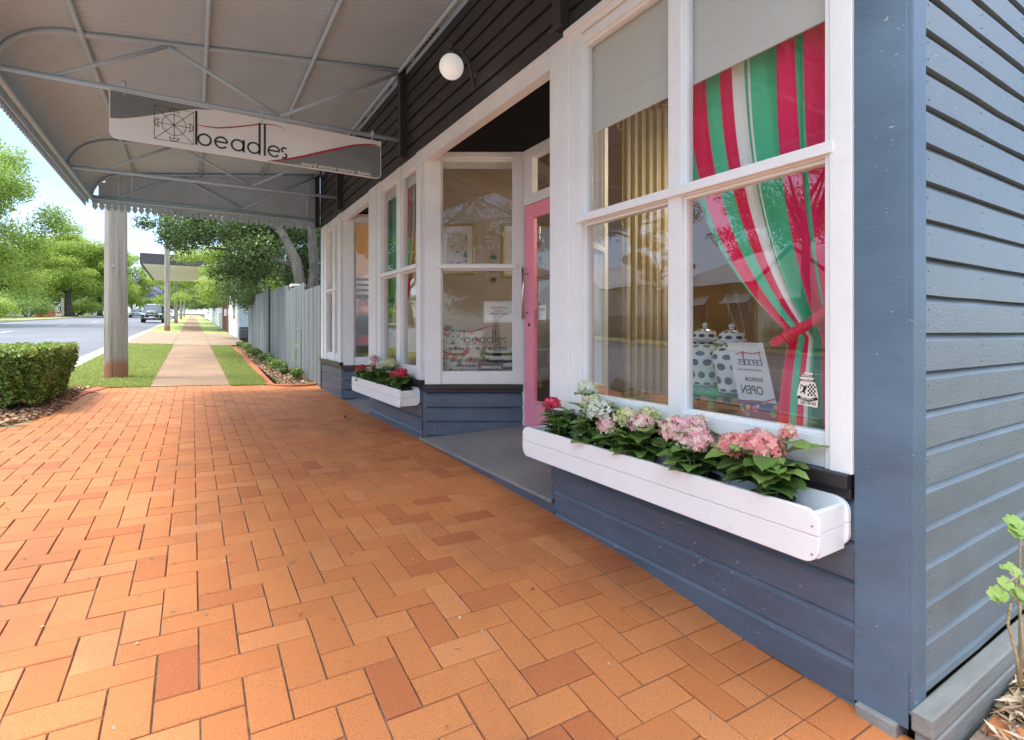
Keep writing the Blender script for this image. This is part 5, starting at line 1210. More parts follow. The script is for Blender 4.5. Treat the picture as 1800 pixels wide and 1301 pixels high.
# across the road
cl = [(R.uniform(-42, 26)*D, R.uniform(126, 150)*D, (7.2+R.uniform(-2, 2.4))*D, 3.2*D, 3*D, 1.6*D) for _ in range(120)]
tag(leaf_cloud('far_woodland', 'leaf_mid', None, cl, 60000, .9, (0, 0, 0)), 'distant belt of green trees closing the end of the street', 'woodland', kind='stuff')
tree('roadside_tree', 'tall bright green tree leaning in at the left edge above the road', 'tree', -8.1, 27.0, 4.2*D, 3.3*D, 3.4*D, 3.9*D, 'leaf_lime', 110000, .17, .30, 90, hollow=.35, crf=.22, cx=.15*D)
tree('roadside_tree', 'spreading light green tree with a thick short trunk across the road', 'tree', -8.6, 55.0, 4.9*D, 4.6*D, 4.6*D, 3.5*D, 'leaf_lime', 110000, .25, .50, 110, hollow=.3, crf=.22)
tree('roadside_tree', 'yellow green tree partly hidden behind the big timber pole', 'tree', -7.9, 66.0, 5.2*D, 4.8*D, 4.0*D, 3.6*D, 'leaf_lime', 60000, .30, .4, 80, hollow=.3, crf=.24)
tree('roadside_tree', 'broad mid green tree behind the street sign', 'tree', -15.0, 56.0, 3.7*D, 4.8*D, 4*D, 2.7*D, 'leaf_mid', 50000, .30, .4, 70, hollow=.3)
tree('jacaranda_tree', 'purple flowering jacaranda beyond the parked cars', 'tree', -6.9, 86.0, 5.3*D, 3.0*D, 3*D, 1.5*D, 'leaf_purple', 16000, .32, .3, 34)
tree('jacaranda_tree', 'purple jacaranda glimpsed beside the timber pole', 'tree', -8.8, 72.0, 4.6*D, 2.2*D, 3*D, 1.3*D, 'leaf_purple', 12000, .3, .3, 30)
tree('street_tree', 'distant yellow green tree closing the view down the road', 'tree', -3.2, 112.0, 6.7*D, 7*D, 4*D, 2.6*D, 'leaf_lime', 24000, .45, .4, 40)
tree('street_tree', 'distant mid green tree left of the end of the road', 'tree', -16.0, 104.0, 6.4*D, 7*D, 4*D, 3.4*D, 'leaf_mid', 20000, .5, .4, 36)
tree('street_tree', 'distant dark green tree closing the footpath view', 'tree', 3.2, 96.0, 5.2*D, 3.5*D, 4*D, 2.4*D, 'leaf_mid', 14000, .4, .3, 36)
def shrub(name, label, X, Y, rx, ry, rz, mat, n, size, cat='shrub', group=None):
    gz = float(H(X, Y)); t = thing(name, label, cat, (X*D, Y*D, gz), group); cl = []
    for i in range(16):
        a = R.uniform(0, 2*PI); k = math.sqrt(R.random()); cl.append((X*D+rx*k*math.cos(a), Y*D+ry*k*math.sin(a), gz+rz*(.35+.6*R.random()*(1-k*.4)), rx*.35, ry*.35, rz*.32))
    st = MB()
    for i in range(6): q = cl[i]; st.tube([(0, 0, 0), ((q[0]-X*D)*.5, (q[1]-Y*D)*.5, rz*.3), (q[0]-X*D, q[1]-Y*D, q[2]-gz)], [.05*rz, .03*rz, .012*rz], 6)
    st.build('stems', 'bark', t); leaf_cloud('foliage', mat, t, cl, n, size, (X*D, Y*D, gz)); return t
for k, (X, Y, rx, rz, mat, lb_) in enumerate(((-9.4, 34.5, 3.2, 2.3, 'leaf_lime', 'pale green shrub at the left edge across the road'), (-9.6, 41, 4.2, 3.6, 'leaf_mid', 'rounded dark green shrub beside the street sign'), (-9.5, 47, 2.6, 2.6, 'leaf_mid', 'green hedge clump left of the orange fence'), (-8.6, 58, 3.8, 2.4, 'leaf_lime', 'clipped light hedge around the thick trunk'), (-9.0, 64, 3.0, 2.6, 'leaf_mid', 'dark shrub right of the thick trunk'), (-9.4, 76, 4.6, 4.5, 'leaf_mid', 'tall green shrubs behind the white fence'))):
    shrub('garden_shrub', lb_, X, Y, rx, rx*1.2, rz, mat, 7000, .17, group='garden shrubs across the road')
# clipped hedge by the paving
def hedge():
    X0, X1, Y0, Y1 = -1.16, -.735, 4.02, 5.02; xc, yc_ = (X0+X1)/2, (Y0+Y1)/2; gz = float(H(xc, yc_))
    t = thing('hedge', 'clipped green box hedge with a few orange leaves in the bed beside the road', 'hedge', (xc*D, yc_*D, gz)); zt = -.105*D
    n = 30000; u = NR.uniform(-1, 1, (n, 3)); k = NR.integers(0, 3, n); sgn = np.sign(NR.uniform(-1, 1, n)); 
    dep = 1.04-np.abs(NR.normal(0, .17, n)); 
    for i in range(n): pass
    u[np.arange(n), k] = sgn*dep
    hz = (zt-gz)
    taper = .80+.20*np.clip((u[:, 2]+1)/1.1, 0, 1)
    wob = 1+.05*np.sin(u[:, 1]*7+u[:, 2]*3)+.05*np.sin(u[:, 0]*5+u[:, 1]*11)
    r4 = (np.abs(u[:, 0])**6+np.abs(u[:, 1])**6+1e-6)**(1/6); rc = np.maximum(np.abs(u[:, 0]), np.abs(u[:, 1]))/r4
    p = np.stack([u[:, 0]*(X1-X0)/2*D*taper*wob*rc, u[:, 1]*(Y1-Y0)/2*D*taper*wob*rc, hz*(.56+.44*u[:, 2]*(1+.03*np.sin(u[:, 0]*9+u[:, 1]*6)))], -1)
    dn = u/np.linalg.norm(u, axis=1)[:, None]
    nrm = dn*.8+NR.normal(0, .7, (n, 3))+np.array([0, 0, .4]); nrm /= np.linalg.norm(nrm, axis=1)[:, None]
    tt = np.cross(nrm, NR.normal(0, 1, (n, 3))); tt /= np.linalg.norm(tt, axis=1)[:, None]; b = np.cross(nrm, tt); s_ = .060*NR.uniform(.5, 1.35, n)[:, None]; tt = tt*s_; b = b*s_*.5
    fold = nrm*s_*.12
    V = np.stack([p-tt*.5, p+b*.5+fold, p+tt*.5, p-b*.5+fold], 1).reshape(-1, 3); F = (np.arange(n)*4)[:, None]+np.array([0, 1, 2, 3])
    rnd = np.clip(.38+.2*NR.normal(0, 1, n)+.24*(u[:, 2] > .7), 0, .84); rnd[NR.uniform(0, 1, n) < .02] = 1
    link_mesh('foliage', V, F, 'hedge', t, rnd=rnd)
    st = MB()
    for i in range(14):
        x = R.uniform(-.28, .28); y = R.uniform(-.7, .7); st.tube([(x*.8, y, 0), (x, y+.03, .2), (x*1.2+R.gauss(0, .08), y+R.gauss(0, .1), .5)], [.018, .014, .006], 7)
    st.build('stems', 'bark', t)
    hd = MB(); hd.box(-.20, .20, -.66, .66, .24, hz-.22); hd.build('inner_twigs', 'inner', t)  # solid box, not twigs; the hedge's inner shade is put into its dark colour
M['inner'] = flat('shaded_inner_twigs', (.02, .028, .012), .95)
hedge()
# low plants in the bed by the fence
for k in range(15):
    Y = 5.62+k*.38; X = .862-.004*k+R.gauss(0, .012); gz = float(H(X, Y)); t = thing('border_plant', 'small dark green shrub in the row of border plants along the fence', 'plant', (X*D, Y*D, gz), 'row of border plants along the fence')
    cl = [(X*D+R.gauss(0, .06), Y*D+R.gauss(0, .09), gz+.07+R.uniform(0, .10), .10, .12, .08) for _ in range(6)]
    leaf_cloud('foliage', 'leaf_dark' if k % 3 else 'leaf_mid', t, cl, 520, .05, (X*D, Y*D, gz), asp=.5)
    s_ = MB(); s_.tube([(0, 0, -.01), (.01, 0, .1)], [.008, .004], 6); s_.build('stem', 'stem', t)
# thin climber on the fence
t = thing('climbing_plant', 'thin leafy stem growing up the grey fence', 'plant', (.95*D, 5.95*D, Hm(.95*D, 5.95*D)))
s_ = MB(); s_.tube([(0, 0, 0), (-.02, .05, .35), (.0, -.02, .75), (-.02, .02, .95)], [.005, .004, .003, .002], 6); s_.build('stem', 'stalk', t)
lf = MB(); lf.rnd = []
for z in (.25, .38, .42, .62, .72, .9, .95): add_leaf(lf, Vector((-.01, 0, z)), Vector((R.gauss(0, 1), R.gauss(0, 1), .2)), Vector((0, 0, 1)), .10, .08, R.random())
lf.build('leaves', 'leafL', t, smooth=True)
# leafless geranium stalks by the side wall
def geranium(label, x, y, pts_list):
    gz = -.595*D; t = thing('geranium', label, 'plant', (x, y, gz), 'geraniums beside the side wall'); s_ = MB(); lf = MB(); lf.rnd = []
    for pts, r in pts_list:
        s_.tube([Vector(p) for p in pts], [r*(1-.5*i/(len(pts)-1)) for i in range(len(pts))], 8)
        for i in range(len(pts)*3):
            a = R.uniform(0, len(pts)-1.01); q = Vector(pts[int(a)]).lerp(Vector(pts[int(a)+1]), a-int(a)); s_.sphere(q, r*.95, 6, 4)
        e = Vector(pts[-1])
        for k in range(4):
            dd = Vector((R.gauss(-.4, .8), R.gauss(0, .6), R.uniform(-.1, .8))).normalized(); pe = e+dd*.035; s_.tube([e, pe], .0018, 5)
            c = pe; up = (Vector((-.5, -.6, .8))+Vector((R.gauss(0, .4), R.gauss(0, .4), 0))).normalized(); a1 = up.cross(Vector((0, 0, 1))).normalized(); a2 = up.cross(a1); rr = R.uniform(.016, .027)
            ring = [c+a1*(rr*(1+.13*math.sin(j*PI*.9))*math.cos(2*PI*j/18))+a2*(rr*(1+.13*math.sin(j*PI*.9))*math.sin(2*PI*j/18))+up*(.22*rr*math.sin(6*PI*j/18)) for j in range(18)]
            lf.add([c]+ring, [(0, j+1, (j+1) % 18+1) for j in range(18)]); lf.rnd += [R.random()]*18
    s_.build('stalks', 'stalk', t, smooth=True); lf.build('leaves', 'leafL', t, smooth=True)
geranium('knobbly pale geranium stalk with three leaf tufts at the right edge', 1.175*D, .292*D, [([(0, 0, 0), (-.03, .0, .10), (-.075, .01, .22), (-.085, .0, .29)], .006), ([(0, 0, 0), (.02, 0, .14), (-.02, .0, .30), (-.045, .0, .355)], .0055), ([(.0, .0, .05), (.04, .01, .2), (.035, .01, .36), (.0, .0, .50)], .005)])
patch('garden_bed', [1.20, 3.2], [-.6, .332], .010, 'soil', nx=8, ny=8)
patch('paving_sand', [1.0, 1.28], [-1.2, .33], -.0066, 'mortar')
scatter_chips('dry_litter', [(1.10*D, 2.2*D, .14*D, .33*D, None), (1.2*D, 2.2*D, .14*D, .33*D, None), (1.1*D, 2.2*D, .36*D, .384*D, None)], 1500, .022, 'litter', 'dry brown leaf litter and twigs beside the sleeper', .02, 2.6)
tw = MB()
for i in range(70):
    x = R.uniform(1.03, 1.7)*D; y = R.uniform(.10, .31)*D; a = R.uniform(0, PI); l_ = R.uniform(.02, .07); z = Hm(x, y)+.018; tw.tube([(x, y, z), (x+l_*math.cos(a), y+l_*math.sin(a), z+R.uniform(-.004, .012))], .0012, 5)
tag(tw.build('dry_twigs', 'stalk'), 'thin dry twigs scattered over the litter by the sleeper', 'twigs', kind='stuff')
bk = MB(); bk.rnd = []
for i in range(4):                                     # loose row of pavers round the corner
    for j in range(14):
        x0 = .999*D+.118*i; y0 = .33*D-.238*(j+1)-.001-(0.119 if i % 2 else 0)
        if y0+.23 > .332*D: continue
        k = len(bk.f); z = Hm(x0, y0+.1)+.0015; bk.box(x0, x0+.114, y0, y0+.233, z-.03, z); bk.rnd += [R.random()*.9]*(len(bk.f)-k)
tag(bk.build('corner_pavers', 'brick', bevel=.0018), kind='structure')

# ------------------------------------------------------------------ fence
def fence(name, label, X, Y0, Y1, z_over, mat, pw=.074, step=.082, steps=None, th=.018, x_off=0):
    f = thing(name, label, 'fence', (X*D, Y0*D, Hm(X*D, Y0*D))); fo = Vector(f.location); m_ = MB(); y = Y0*D; base = float(H(X, Y0))
    while y < Y1*D:
        g_ = Hm(X*D, y); top = z_over(y/D) if callable(z_over) else g_+z_over
        dx = R.gauss(0, .003); m_.box(X*D+dx, X*D+dx+th, y, y+pw+R.gauss(0, .002), g_+.03, top+R.gauss(0, .003)); y += step
    m_.v = [(a-fo.x, b-fo.y, c-fo.z) for a, b, c in m_.v]; m_.build('palings', mat, f)
    r_ = MB()
    for fz in (.25, .8):
        ys_ = [Y0*D, Y1*D]; r_.tube([(X*D+.05, q, Hm(X*D, q)+fz*1.5) for q in ys_], .03, 4)
    r_.v = [(a-fo.x, b-fo.y, c-fo.z) for a, b, c in r_.v]; r_.build('rails', mat, f)
    for q in np.arange(Y0*D, Y1*D+.1, 2.4):
        p_ = MB(); z0_ = Hm(X*D, q); p_.box(X*D+.03, X*D+.12, q-.045, q+.045, z0_-.05, z0_+1.6); p_.v = [(a-fo.x, b-fo.y, c-fo.z) for a, b, c in p_.v]; p_.build('post', mat, f)
    return f
def ftop(Y):
    if Y < 5.75: return .415*D-.008*D*(Y-4.9)*0
    if Y < 6.9: return (.50-.02*(Y-5.75))*D
    if Y < 9.3: return (.55+.025*(Y-6.9))*D
    return (.615+.02*(Y-9.3))*D
fence('paling_fence', 'tall grey painted paling fence with stepped tops beside the garden bed', 1.0, 4.915, 12.2, ftop, 'paling')
m_ = MB(); m_.box(.975*D, .9995*D, 8.55*D, 8.62*D, float(H(1, 8.6)), .66*D); tag(m_.build('fence_post', 'iron'), 'dark steel post standing against the grey fence', 'post')
gp = thing('brick_pier', 'orange brick gate pier showing above the stepped part of the fence', 'pier', (1.09*D, 6.75*D, Hm(1.1*D, 6.75*D)))
m_ = MB(); m_.box(-.12, .12, -.12, .12, 0, .5*D-gp.location.z+.04); m_.build('pier', 'redfence', gp); m_ = MB(); m_.box(-.15, .15, -.15, .15, .5*D-gp.location.z+.041, .5*D-gp.location.z+.10); m_.build('cap', 'cream', gp, bevel=.01)

# white rendered building, pale blue side, gate and white fence
wb = thing('white_building', 'plain white rendered shop with a pale blue boarded side beyond the fence', 'building', (.98*D, 14.9*D, float(H(1, 14.9)))); wo = Vector(wb.location)
def W(name, m_, mat, **k): m_.v = [(a-wo.x, b-wo.y, c-wo.z) for a, b, c in m_.v]; return m_.build(name, mat, wb, **k)
g0 = float(H(1, 14.9))
m_ = MB(); m_.box(.98*D, 1.02*D, 14.9*D, 18.6*D, g0-.1, g0+3.4); m_.box(1.02*D, 3.4*D, 18.5*D, 18.6*D, g0-.1, g0+3.4); W('wall', m_, 'housewhite')
m_ = MB(); fb_ = Frame((1.02, 14.9), (3.4, 14.9)); fb_.boards(m_, 0, fb_.L, g0+.55, g0+3.3, .15, nails=False); W('wall', m_, 'paleblue')
m_ = MB(); m_.box(1.02*D, 3.4*D, 14.92*D, 15.0*D, g0-.1, g0+.54); W('wall', m_, 'iron')
m_ = MB(); m_.box(.972*D, .979*D, 15.9*D, 16.5*D, g0+1.0, g0+2.6); W('window', m_, 'carglass')
m_ = MB(); m_.box(.9*D, 3.5*D, 14.8*D, 18.7*D, g0+3.41, g0+3.6); W('roof', m_, 'roofgrey')
# lattice screen under the blue side
m_ = MB()
for i in range(9): m_.box((1.04+i*.03)*D, (1.047+i*.03)*D, 14.86*D, 14.885*D, g0, g0+.5)
for z in (.1, .25, .4): m_.box(1.02*D, 1.32*D, 14.85*D, 14.8595*D, g0+z, g0+z+.02)
W('lattice', m_, 'roofgrey')
gt = thing('timber_gate', 'tall red brown timber gate with a white letterbox', 'gate', (.99*D, 19.2*D, float(H(1, 19.2)))); m_ = MB()
for i in range(44): y = i*.16; m_.box(-.012, .012, y, y+.148, .03+y*.031, 1.85+y*.031+R.gauss(0, .01))
m_.build('palings', 'rustfence', gt); m_ = MB(); m_.box(-.16, -.014, .9, 1.15, 1.05, 1.45); m_.build('letterbox', 'housewhite', gt, bevel=.01)
fence('white_fence', 'low white picket fence far along the footpath', 1.0, 23.5, 40, 1.15, 'housewhite', .09, .14)
fence('white_fence', 'white rendered boundary wall at the far end of the path', 1.05, 41, 60, 1.0, 'housewhite', .38, .40)
# distant awning over the footpath
da = thing('distant_awning', 'flat cream lined awning with dark fascia over the path ahead', 'awning', (0, 20*D, 2.1*D)); m_ = MB()
for i in range(13):
    y0 = (20.0+i*.5)*D; m_.box(-1.35*D, 1.05*D, y0-20*D, y0-20*D+.5*D-.02, -.0, .05)
m_.build('soffit', 'cream', da); m_ = MB(); m_.box(-1.38*D, 1.05*D, -.10, -.02, -.03, .32*D); m_.box(-1.40*D, -1.381*D, -.10, 6.6*D, -.03, .32*D); m_.build('fascia', 'iron', da)
m_ = MB(); m_.box(-1.38*D, 1.05*D, .0, 6.6*D, .30*D, .319*D); m_.build('roof_sheet', 'roofgrey', da)

# poles
def pole(label, X, Y, r, h, bolt=False):
    gz = float(H(X, Y)); t = thing('timber_pole', label, 'pole', (X*D, Y*D, gz), 'timber power poles along the kerb'); m_ = MB(); n = 30; k = 24; vs = []
    ph = [R.gauss(0, 1) for _ in range(n)]
    for i in range(k+1):
        z = -.2+(h+.2)*i/k
        for j in range(n):
            a = 2*PI*j/n; rr = r*(1-.22*i/k)*(1+.012*ph[j]+.008*math.sin(z*2+j)+.015*math.sin(3*a+1))
            vs.append((rr*math.cos(a), rr*math.sin(a), z))
    m_.add(vs, [(i*n+j, i*n+(j+1) % n, (i+1)*n+(j+1) % n, (i+1)*n+j) for i in range(k) for j in range(n)]); m_.build('shaft', 'timberpole', t, smooth=True)
    if bolt:
        m_ = MB(); m_.tube([(-.02, -r*.93-.012, 1.95), (-.02, -r*.93+.05, 1.95)], .022, 12); m_.build('bolt', 'chrome', t); 
    if h > 7:
        m_ = MB(); m_.box(-1.1, 1.1, -.06, .06, h-.6, h-.5); m_.build('crossarm', 'timber', t)
    return t
def polemat():
    m, n, out = nt('grained_pole_timber'); p = N(n, 'ShaderNodeBsdfPrincipled', Roughness=.9); p.inputs['Specular IOR Level'].default_value = .2
    tc = n.nodes.new('ShaderNodeTexCoord')
    def nz(sc_, mapsc):
        mp = n.nodes.new('ShaderNodeMapping'); mp.inputs['Scale'].default_value = mapsc; L(n, tc.outputs['Object'], mp.inputs[0])
        q = N(n, 'ShaderNodeTexNoise', Scale=sc_, Detail=7.0, Roughness=.7); L(n, mp.outputs[0], q.inputs['Vector']); return q.outputs[0]
    grain = nz(14.0, (1, 1, .05)); crack = nz(9.0, (1, 1, .035)); blot = nz(2.0, (1, 1, .5))
    c1_ = ramp(n, grain, [(.3, (.15, .13, .10)), (.5, (.30, .27, .22)), (.72, (.40, .37, .31))])
    ck = ramp(n, crack, [(.36, (.8, .8, .8)), (.385, (0, 0, 0))])
    mx = N(n, 'ShaderNodeMix', data_type='RGBA'); L(n, ck, mx.inputs[0]); L(n, c1_, mx.inputs[6]); mx.inputs[7].default_value = (.13, .10, .075, 1)
    s = N(n, 'ShaderNodeSeparateXYZ'); L(n, tc.outputs['Object'], s.inputs[0])
    ad = N(n, 'ShaderNodeMath', operation='MULTIPLY_ADD'); L(n, blot, ad.inputs[0]); ad.inputs[1].default_value = -.45; L(n, s.outputs[2], ad.inputs[2])
    st = ramp(n, ad.outputs[0], [(.0, (.85,)*3), (.16, (0,)*3)])
    m2 = N(n, 'ShaderNodeMix', data_type='RGBA'); L(n, st, m2.inputs[0]); L(n, mx.outputs[2], m2.inputs[6]); m2.inputs[7].default_value = (.30, .115, .06, 1)
    L(n, m2.outputs[2], p.inputs['Base Color'])
    b = N(n, 'ShaderNodeBump', Strength=.9, Distance=.012); L(n, grain, b.inputs['Height']); b2 = N(n, 'ShaderNodeBump', Strength=1.0, Distance=.02, invert=True); L(n, ck, b2.inputs['Height']); L(n, b.outputs[0], b2.inputs['Normal']); L(n, b2.outputs[0], p.inputs['Normal'])
    L(n, p.outputs[0], out.inputs[0]); return m
M['timberpole'] = polemat()
pole('massive weathered timber pole with a bolt in the grass just beyond the awning', -.60, 6.0, .172, 9, True)
pole('slimmer timber pole under the distant awning by the parked car', -.66, 19.2, .15, 9)
pole('timber pole in the verge beyond the parked black car', -.70, 31.0, .15, 9)
pole('far timber pole along the kerb', -.72, 46.0, .15, 9)
pole('farthest timber pole at the end of the verge', -.75, 66.0, .15, 9)

# ------------------------------------------------------------------ cars
def car(name, label, X, Y, paint_, rz=0, suv=True, bull=False, group=None, zoff=-.1):
    t = thing(name, label, 'car', (X*D, Y*D, float(H(X, Y))+zoff), group, rz)
    W2 = .92; Lh = 2.35; hb = 1.05 if suv else .85; ht = 1.80 if suv else 1.45; gc = .28
    # front faces -Y
    m_ = MB()
    st = [(-Lh, .80, gc+.22, hb-.28), (-Lh+.10, .88, gc+.05, hb-.10), (-Lh+.35, .92, gc, hb-.04), (-.95, .92, gc, hb+.02), (0, .93, gc, hb+.04), (1.6, .93, gc, hb+.03), (Lh-.12, .90, gc+.05, hb), (Lh, .82, gc+.2, hb-.1)]
    n = 12; vs = []
    for y, w, z0, z1 in st:
        for x, z in ((-w*.9, z0), (-w, z0+.15), (-w, z1-.28), (-w*.94, z1-.08), (-w*.80, z1), (-w*.3, z1+.02), (w*.3, z1+.02), (w*.80, z1), (w*.94, z1-.08), (w, z1-.28), (w, z0+.15), (w*.9, z0)): vs.append((x, y, z))
    k = len(st); fs = [(i*n+j, i*n+(j+1) % n, (i+1)*n+(j+1) % n, (i+1)*n+j) for i in range(k-1) for j in range(n)]+[tuple(range(n)), tuple(range((k-1)*n, k*n))[::-1]]
    m_.add(vs, fs)
    ya, yb_, yc1, yd = (-1.15, -.55, 1.75, 2.15) if suv else (-.95, -.25, 1.05, 1.7)
    r4 = [(ya, .80, hb-.02), (yb_, .70, ht), (yc1, .70, ht), (yd, .78, hb)]
    m_.add([(-.70, yb_-.02, ht-.05), (.70, yb_-.02, ht-.05), (.68, yb_+.15, ht), (-.68, yb_+.15, ht), (.68, yc1-.1, ht), (-.68, yc1-.1, ht), (.70, yc1, ht-.06), (-.70, yc1, ht-.06)], [(0, 1, 2, 3), (3, 2, 4, 5), (5, 4, 6, 7)])
    for s_ in (-1, 1):
        for (p, q, r_) in (((.80*s_, ya, hb-.02), (.70*s_, yb_, ht-.04), .035), ((.82*s_, .2, hb-.02), (.71*s_, .2, ht-.04), .04), ((.82*s_, 1.1, hb-.02), (.71*s_, 1.1, ht-.04), .04), ((.80*s_, yd, hb-.02), (.70*s_, yc1, ht-.04), .05)): m_.tube([p, q], r_, 6)
    m_.build('body', paint_, t, smooth=False, bevel=.03)
    g_ = MB(); h2 = ht-.06
    a = [(-.80, ya, hb-.02), (.80, ya, hb-.02), (.69, yb_, h2), (-.69, yb_, h2)]; g_.add(a, [(0, 1, 2, 3)]); wsn = g_.build('windscreen', 'carglass', t)
    for s_ in (-1, 1):
        g_ = MB(); g_.add([(.805*s_, ya+.03, hb-.02), (.82*s_, yd-.05, hb-.02), (.69*s_, yc1, h2), (.69*s_, yb_+.03, h2)], [(0, 1, 2, 3)]); g_.build('side_window', 'carglass', t)
    g_ = MB(); g_.add([(-.80, yd, hb-.02), (.80, yd, hb-.02), (.69, yc1, h2), (-.69, yc1, h2)], [(0, 1, 2, 3)]); g_.build('rear_window', 'carglass', t)
    for s_ in (-1, 1):
        for y in (-1.45, 1.4):
            w_ = MB(); rr = .37 if suv else .32; w_.tube([(s_*.74, y, rr), (s_*.95, y, rr)], rr, 22); wh = w_.build('tyre', 'tyre', t)
            r_ = MB(); r_.tube([(s_*.951, y, rr), (s_*.965, y, rr)], rr*.62, 16); r_.build('rim', 'rim', wh)
        h_ = MB(); h_.sphere((s_*.68, -Lh+.05, hb-.24), .13, 14, 8, (1.35, .5, .75)); h_.build('headlight', 'lampglass', t, smooth=True)
        mr = MB(); mr.sphere((s_*1.02, ya+.25, hb+.08), .10, 10, 6, (1, .5, .9)); mr.build('mirror', paint_, t, smooth=True)
    gr = MB(); gr.box(-.48, .48, -Lh-.015, -Lh+.05, hb-.40, hb-.16); gr.build('grille', 'iron', t, bevel=.01)
    pl_ = MB(); pl_.box(-.19, .19, -Lh-.06 if not bull else -Lh-.22, -Lh-.045 if not bull else -Lh-.205, .48, .60); pl_.build('number_plate', 'plate', t)
    bu = MB(); bu.box(-.86, .86, -Lh-.04, -Lh+.2, .30, .50); bu.build('bumper', paint_ if not suv else 'iron', t, bevel=.05)
    if bull:
        b_ = MB(); y = -Lh-.18
        b_.tube([(-.62, y+.14, .42), (-.60, y, .60), (-.42, y, 1.02), (-.30, y, 1.10), (.30, y, 1.10), (.42, y, 1.02), (.60, y, .60), (.62, y+.14, .42)], .04, 10)
        b_.tube([(-.52, y, .78), (.52, y, .78)], .03, 8); b_.tube([(-.22, y, 1.1), (-.24, y, .5)], .025, 8); b_.tube([(.22, y, 1.1), (.24, y, .5)], .025, 8); b_.tube([(-.6, y, .45), (.6, y, .45)], .05, 8); b_.build('bull_bar', 'chrome', t, smooth=True)
        rk = MB()
        for s_ in (-.6, .6): rk.tube([(s_, -.4, ht+.06), (s_, 1.6, ht+.06)], .025, 8)
        rk.tube([(-.62, -.1, ht+.08), (.62, -.1, ht+.08)], .025, 8); rk.tube([(-.62, 1.2, ht+.08), (.62, 1.2, ht+.08)], .025, 8); rk.build('roof_rack', 'chrome', t)
    return t
car('parked_car', 'black four wheel drive with a silver bull bar parked at the kerb', -1.78, 34.0, 'carblack', 0, True, True)
car('parked_car', 'white car parked behind the black four wheel drive', -1.75, 52.0, 'carwhite', 0, False)
car('passing_car', 'silver hatchback driving along the road left of the parked cars', -4.3, 58.0, 'carsilver', 0, False)
car('passing_car', 'white sedan in the road seen just beside the timber pole', -6.4, 66.0, 'carwhite', math.radians(8), False)

# street sign, fences across the road
ss = thing('street_sign', 'white street name blade on a grey post at the corner across the road', 'sign', (-8.3*D, 41.5*D, float(H(-8.3, 41.5))))
m_ = MB(); m_.tube([(0, 0, -.1), (0, 0, 2.75)], .035, 10); m_.build('post', 'chrome', ss); m_ = MB(); m_.box(-.85, .05, -.02, .02, 2.60, 2.76); m_.build('blade', 'signpale', ss, bevel=.004)
m_ = MB()
t = thing('brick_fence', 'low orange brick panel fence across the road', 'fence', (-9.0*D, 47*D, float(H(-9, 47))), None, PI/2)
for i in range(13): m_ = MB(); m_.box(i*.78, i*.78+.70, -.06, .06, 0, 1.15+.05*(i % 3)); m_.build('panel', 'redfence', t); m_ = MB(); m_.box(i*.78+.70, i*.78+.78, -.09, .09, 0, 1.4); m_.build('pier', 'redfence', t)
t = thing('panel_fence', 'pale metal fence across the road beyond the thick trunk', 'fence', (-8.6*D, 66*D, float(H(-8.6, 66)))); m_ = MB()
for i in range(40): m_.box(.02*(i % 2), .04+.02*(i % 2), i*.5, i*.5+.49, 0, 1.7+i*.015)
m_.build('panels', 'housewhite', t)
sp_ = thing('timber_pole', 'short dark timber post beside the orange brick fence', 'pole', (-7.9*D, 48.5*D, float(H(-7.9, 48.5)))); m_ = MB(); m_.tube([(0, 0, -.1), (0, 0, 2.6)], .14, 12); m_.build('shaft', 'timberpole', sp_)
# houses over the road (they show in the window reflections)
def house(label, X, Y, w, d_, wallmat, rf=3.4, verandah=True):
    g = float(H(-8, Y)); t = thing('weatherboard_house', label, 'house', (X*D, Y*D, g)); m_ = MB()
    m_.box(-d_/2, d_/2, -w/2, w/2, 0, 3.0); m_.build('wall', wallmat, t)
    r_ = MB(); e = .45; zz = 3.0; P4 = [(-d_/2-e, -w/2-e, zz), (d_/2+e, -w/2-e, zz), (d_/2+e, w/2+e, zz), (-d_/2-e, w/2+e, zz), (0, -w/4, zz+2.0), (0, w/4, zz+2.0)]
    r_.add(P4, [(0, 1, 4), (1, 2, 5, 4), (2, 3, 5), (3, 0, 4, 5), (0, 3, 2, 1)]); r_.build('roof', 'roofgrey', t)
    r_ = MB(); r_.add([(d_/2+.1, -w/3.2, 2.9), (d_/2+1.6, -w/3.2, 2.9), (d_/2+1.6, -w/3.2+3.4, 2.9), (d_/2+.1, -w/3.2+3.4, 2.9), (d_/2+1.6, -w/3.2+1.7, 4.3), (-d_/4, -w/3.2+1.7, 4.3)], [(0, 1, 4, 5), (2, 3, 5, 4)]); r_.build('gable_roof', 'roofgrey', t)
    r_ = MB(); r_.box(d_/2, d_/2+1.5, -w/3.2+.15, -w/3.2+3.25, 0, 2.85); r_.add([(d_/2+1.5, -w/3.2+.15, 2.85), (d_/2+1.5, -w/3.2+3.25, 2.85), (d_/2+1.5, -w/3.2+1.7, 4.1)], [(0, 1, 2)]); r_.build('gable_wall', 'cream', t)
    for y in (-w/3.2+1.7, w*.12, w*.32):
        xx = d_/2+1.5 if y < 0 else d_/2; f_ = MB(); f_.box(xx, xx+.05, y-.6, y+.6, 1.0, 2.3); fo = f_.build('window', 'housewhite', t); g_ = MB(); g_.box(xx+.051, xx+.056, y-.5, y+.5, 1.08, 2.22); g_.build('pane', 'carglass', fo)
        h_ = MB(); h_.add([(xx+.02, y-.75, 2.5), (xx+.02, y+.75, 2.5), (xx+.55, y+.75, 2.05), (xx+.55, y-.75, 2.05)], [(0, 1, 2, 3)]); h_.build('window_hood', 'signpale', fo)
    return t
house('ochre weatherboard house with a white gable across the road', -12.0, 7.5, 12, 8, 'ochre')
house('cream weatherboard house across the road nearer the corner', -12.5, 15.0, 11, 8, 'cream')
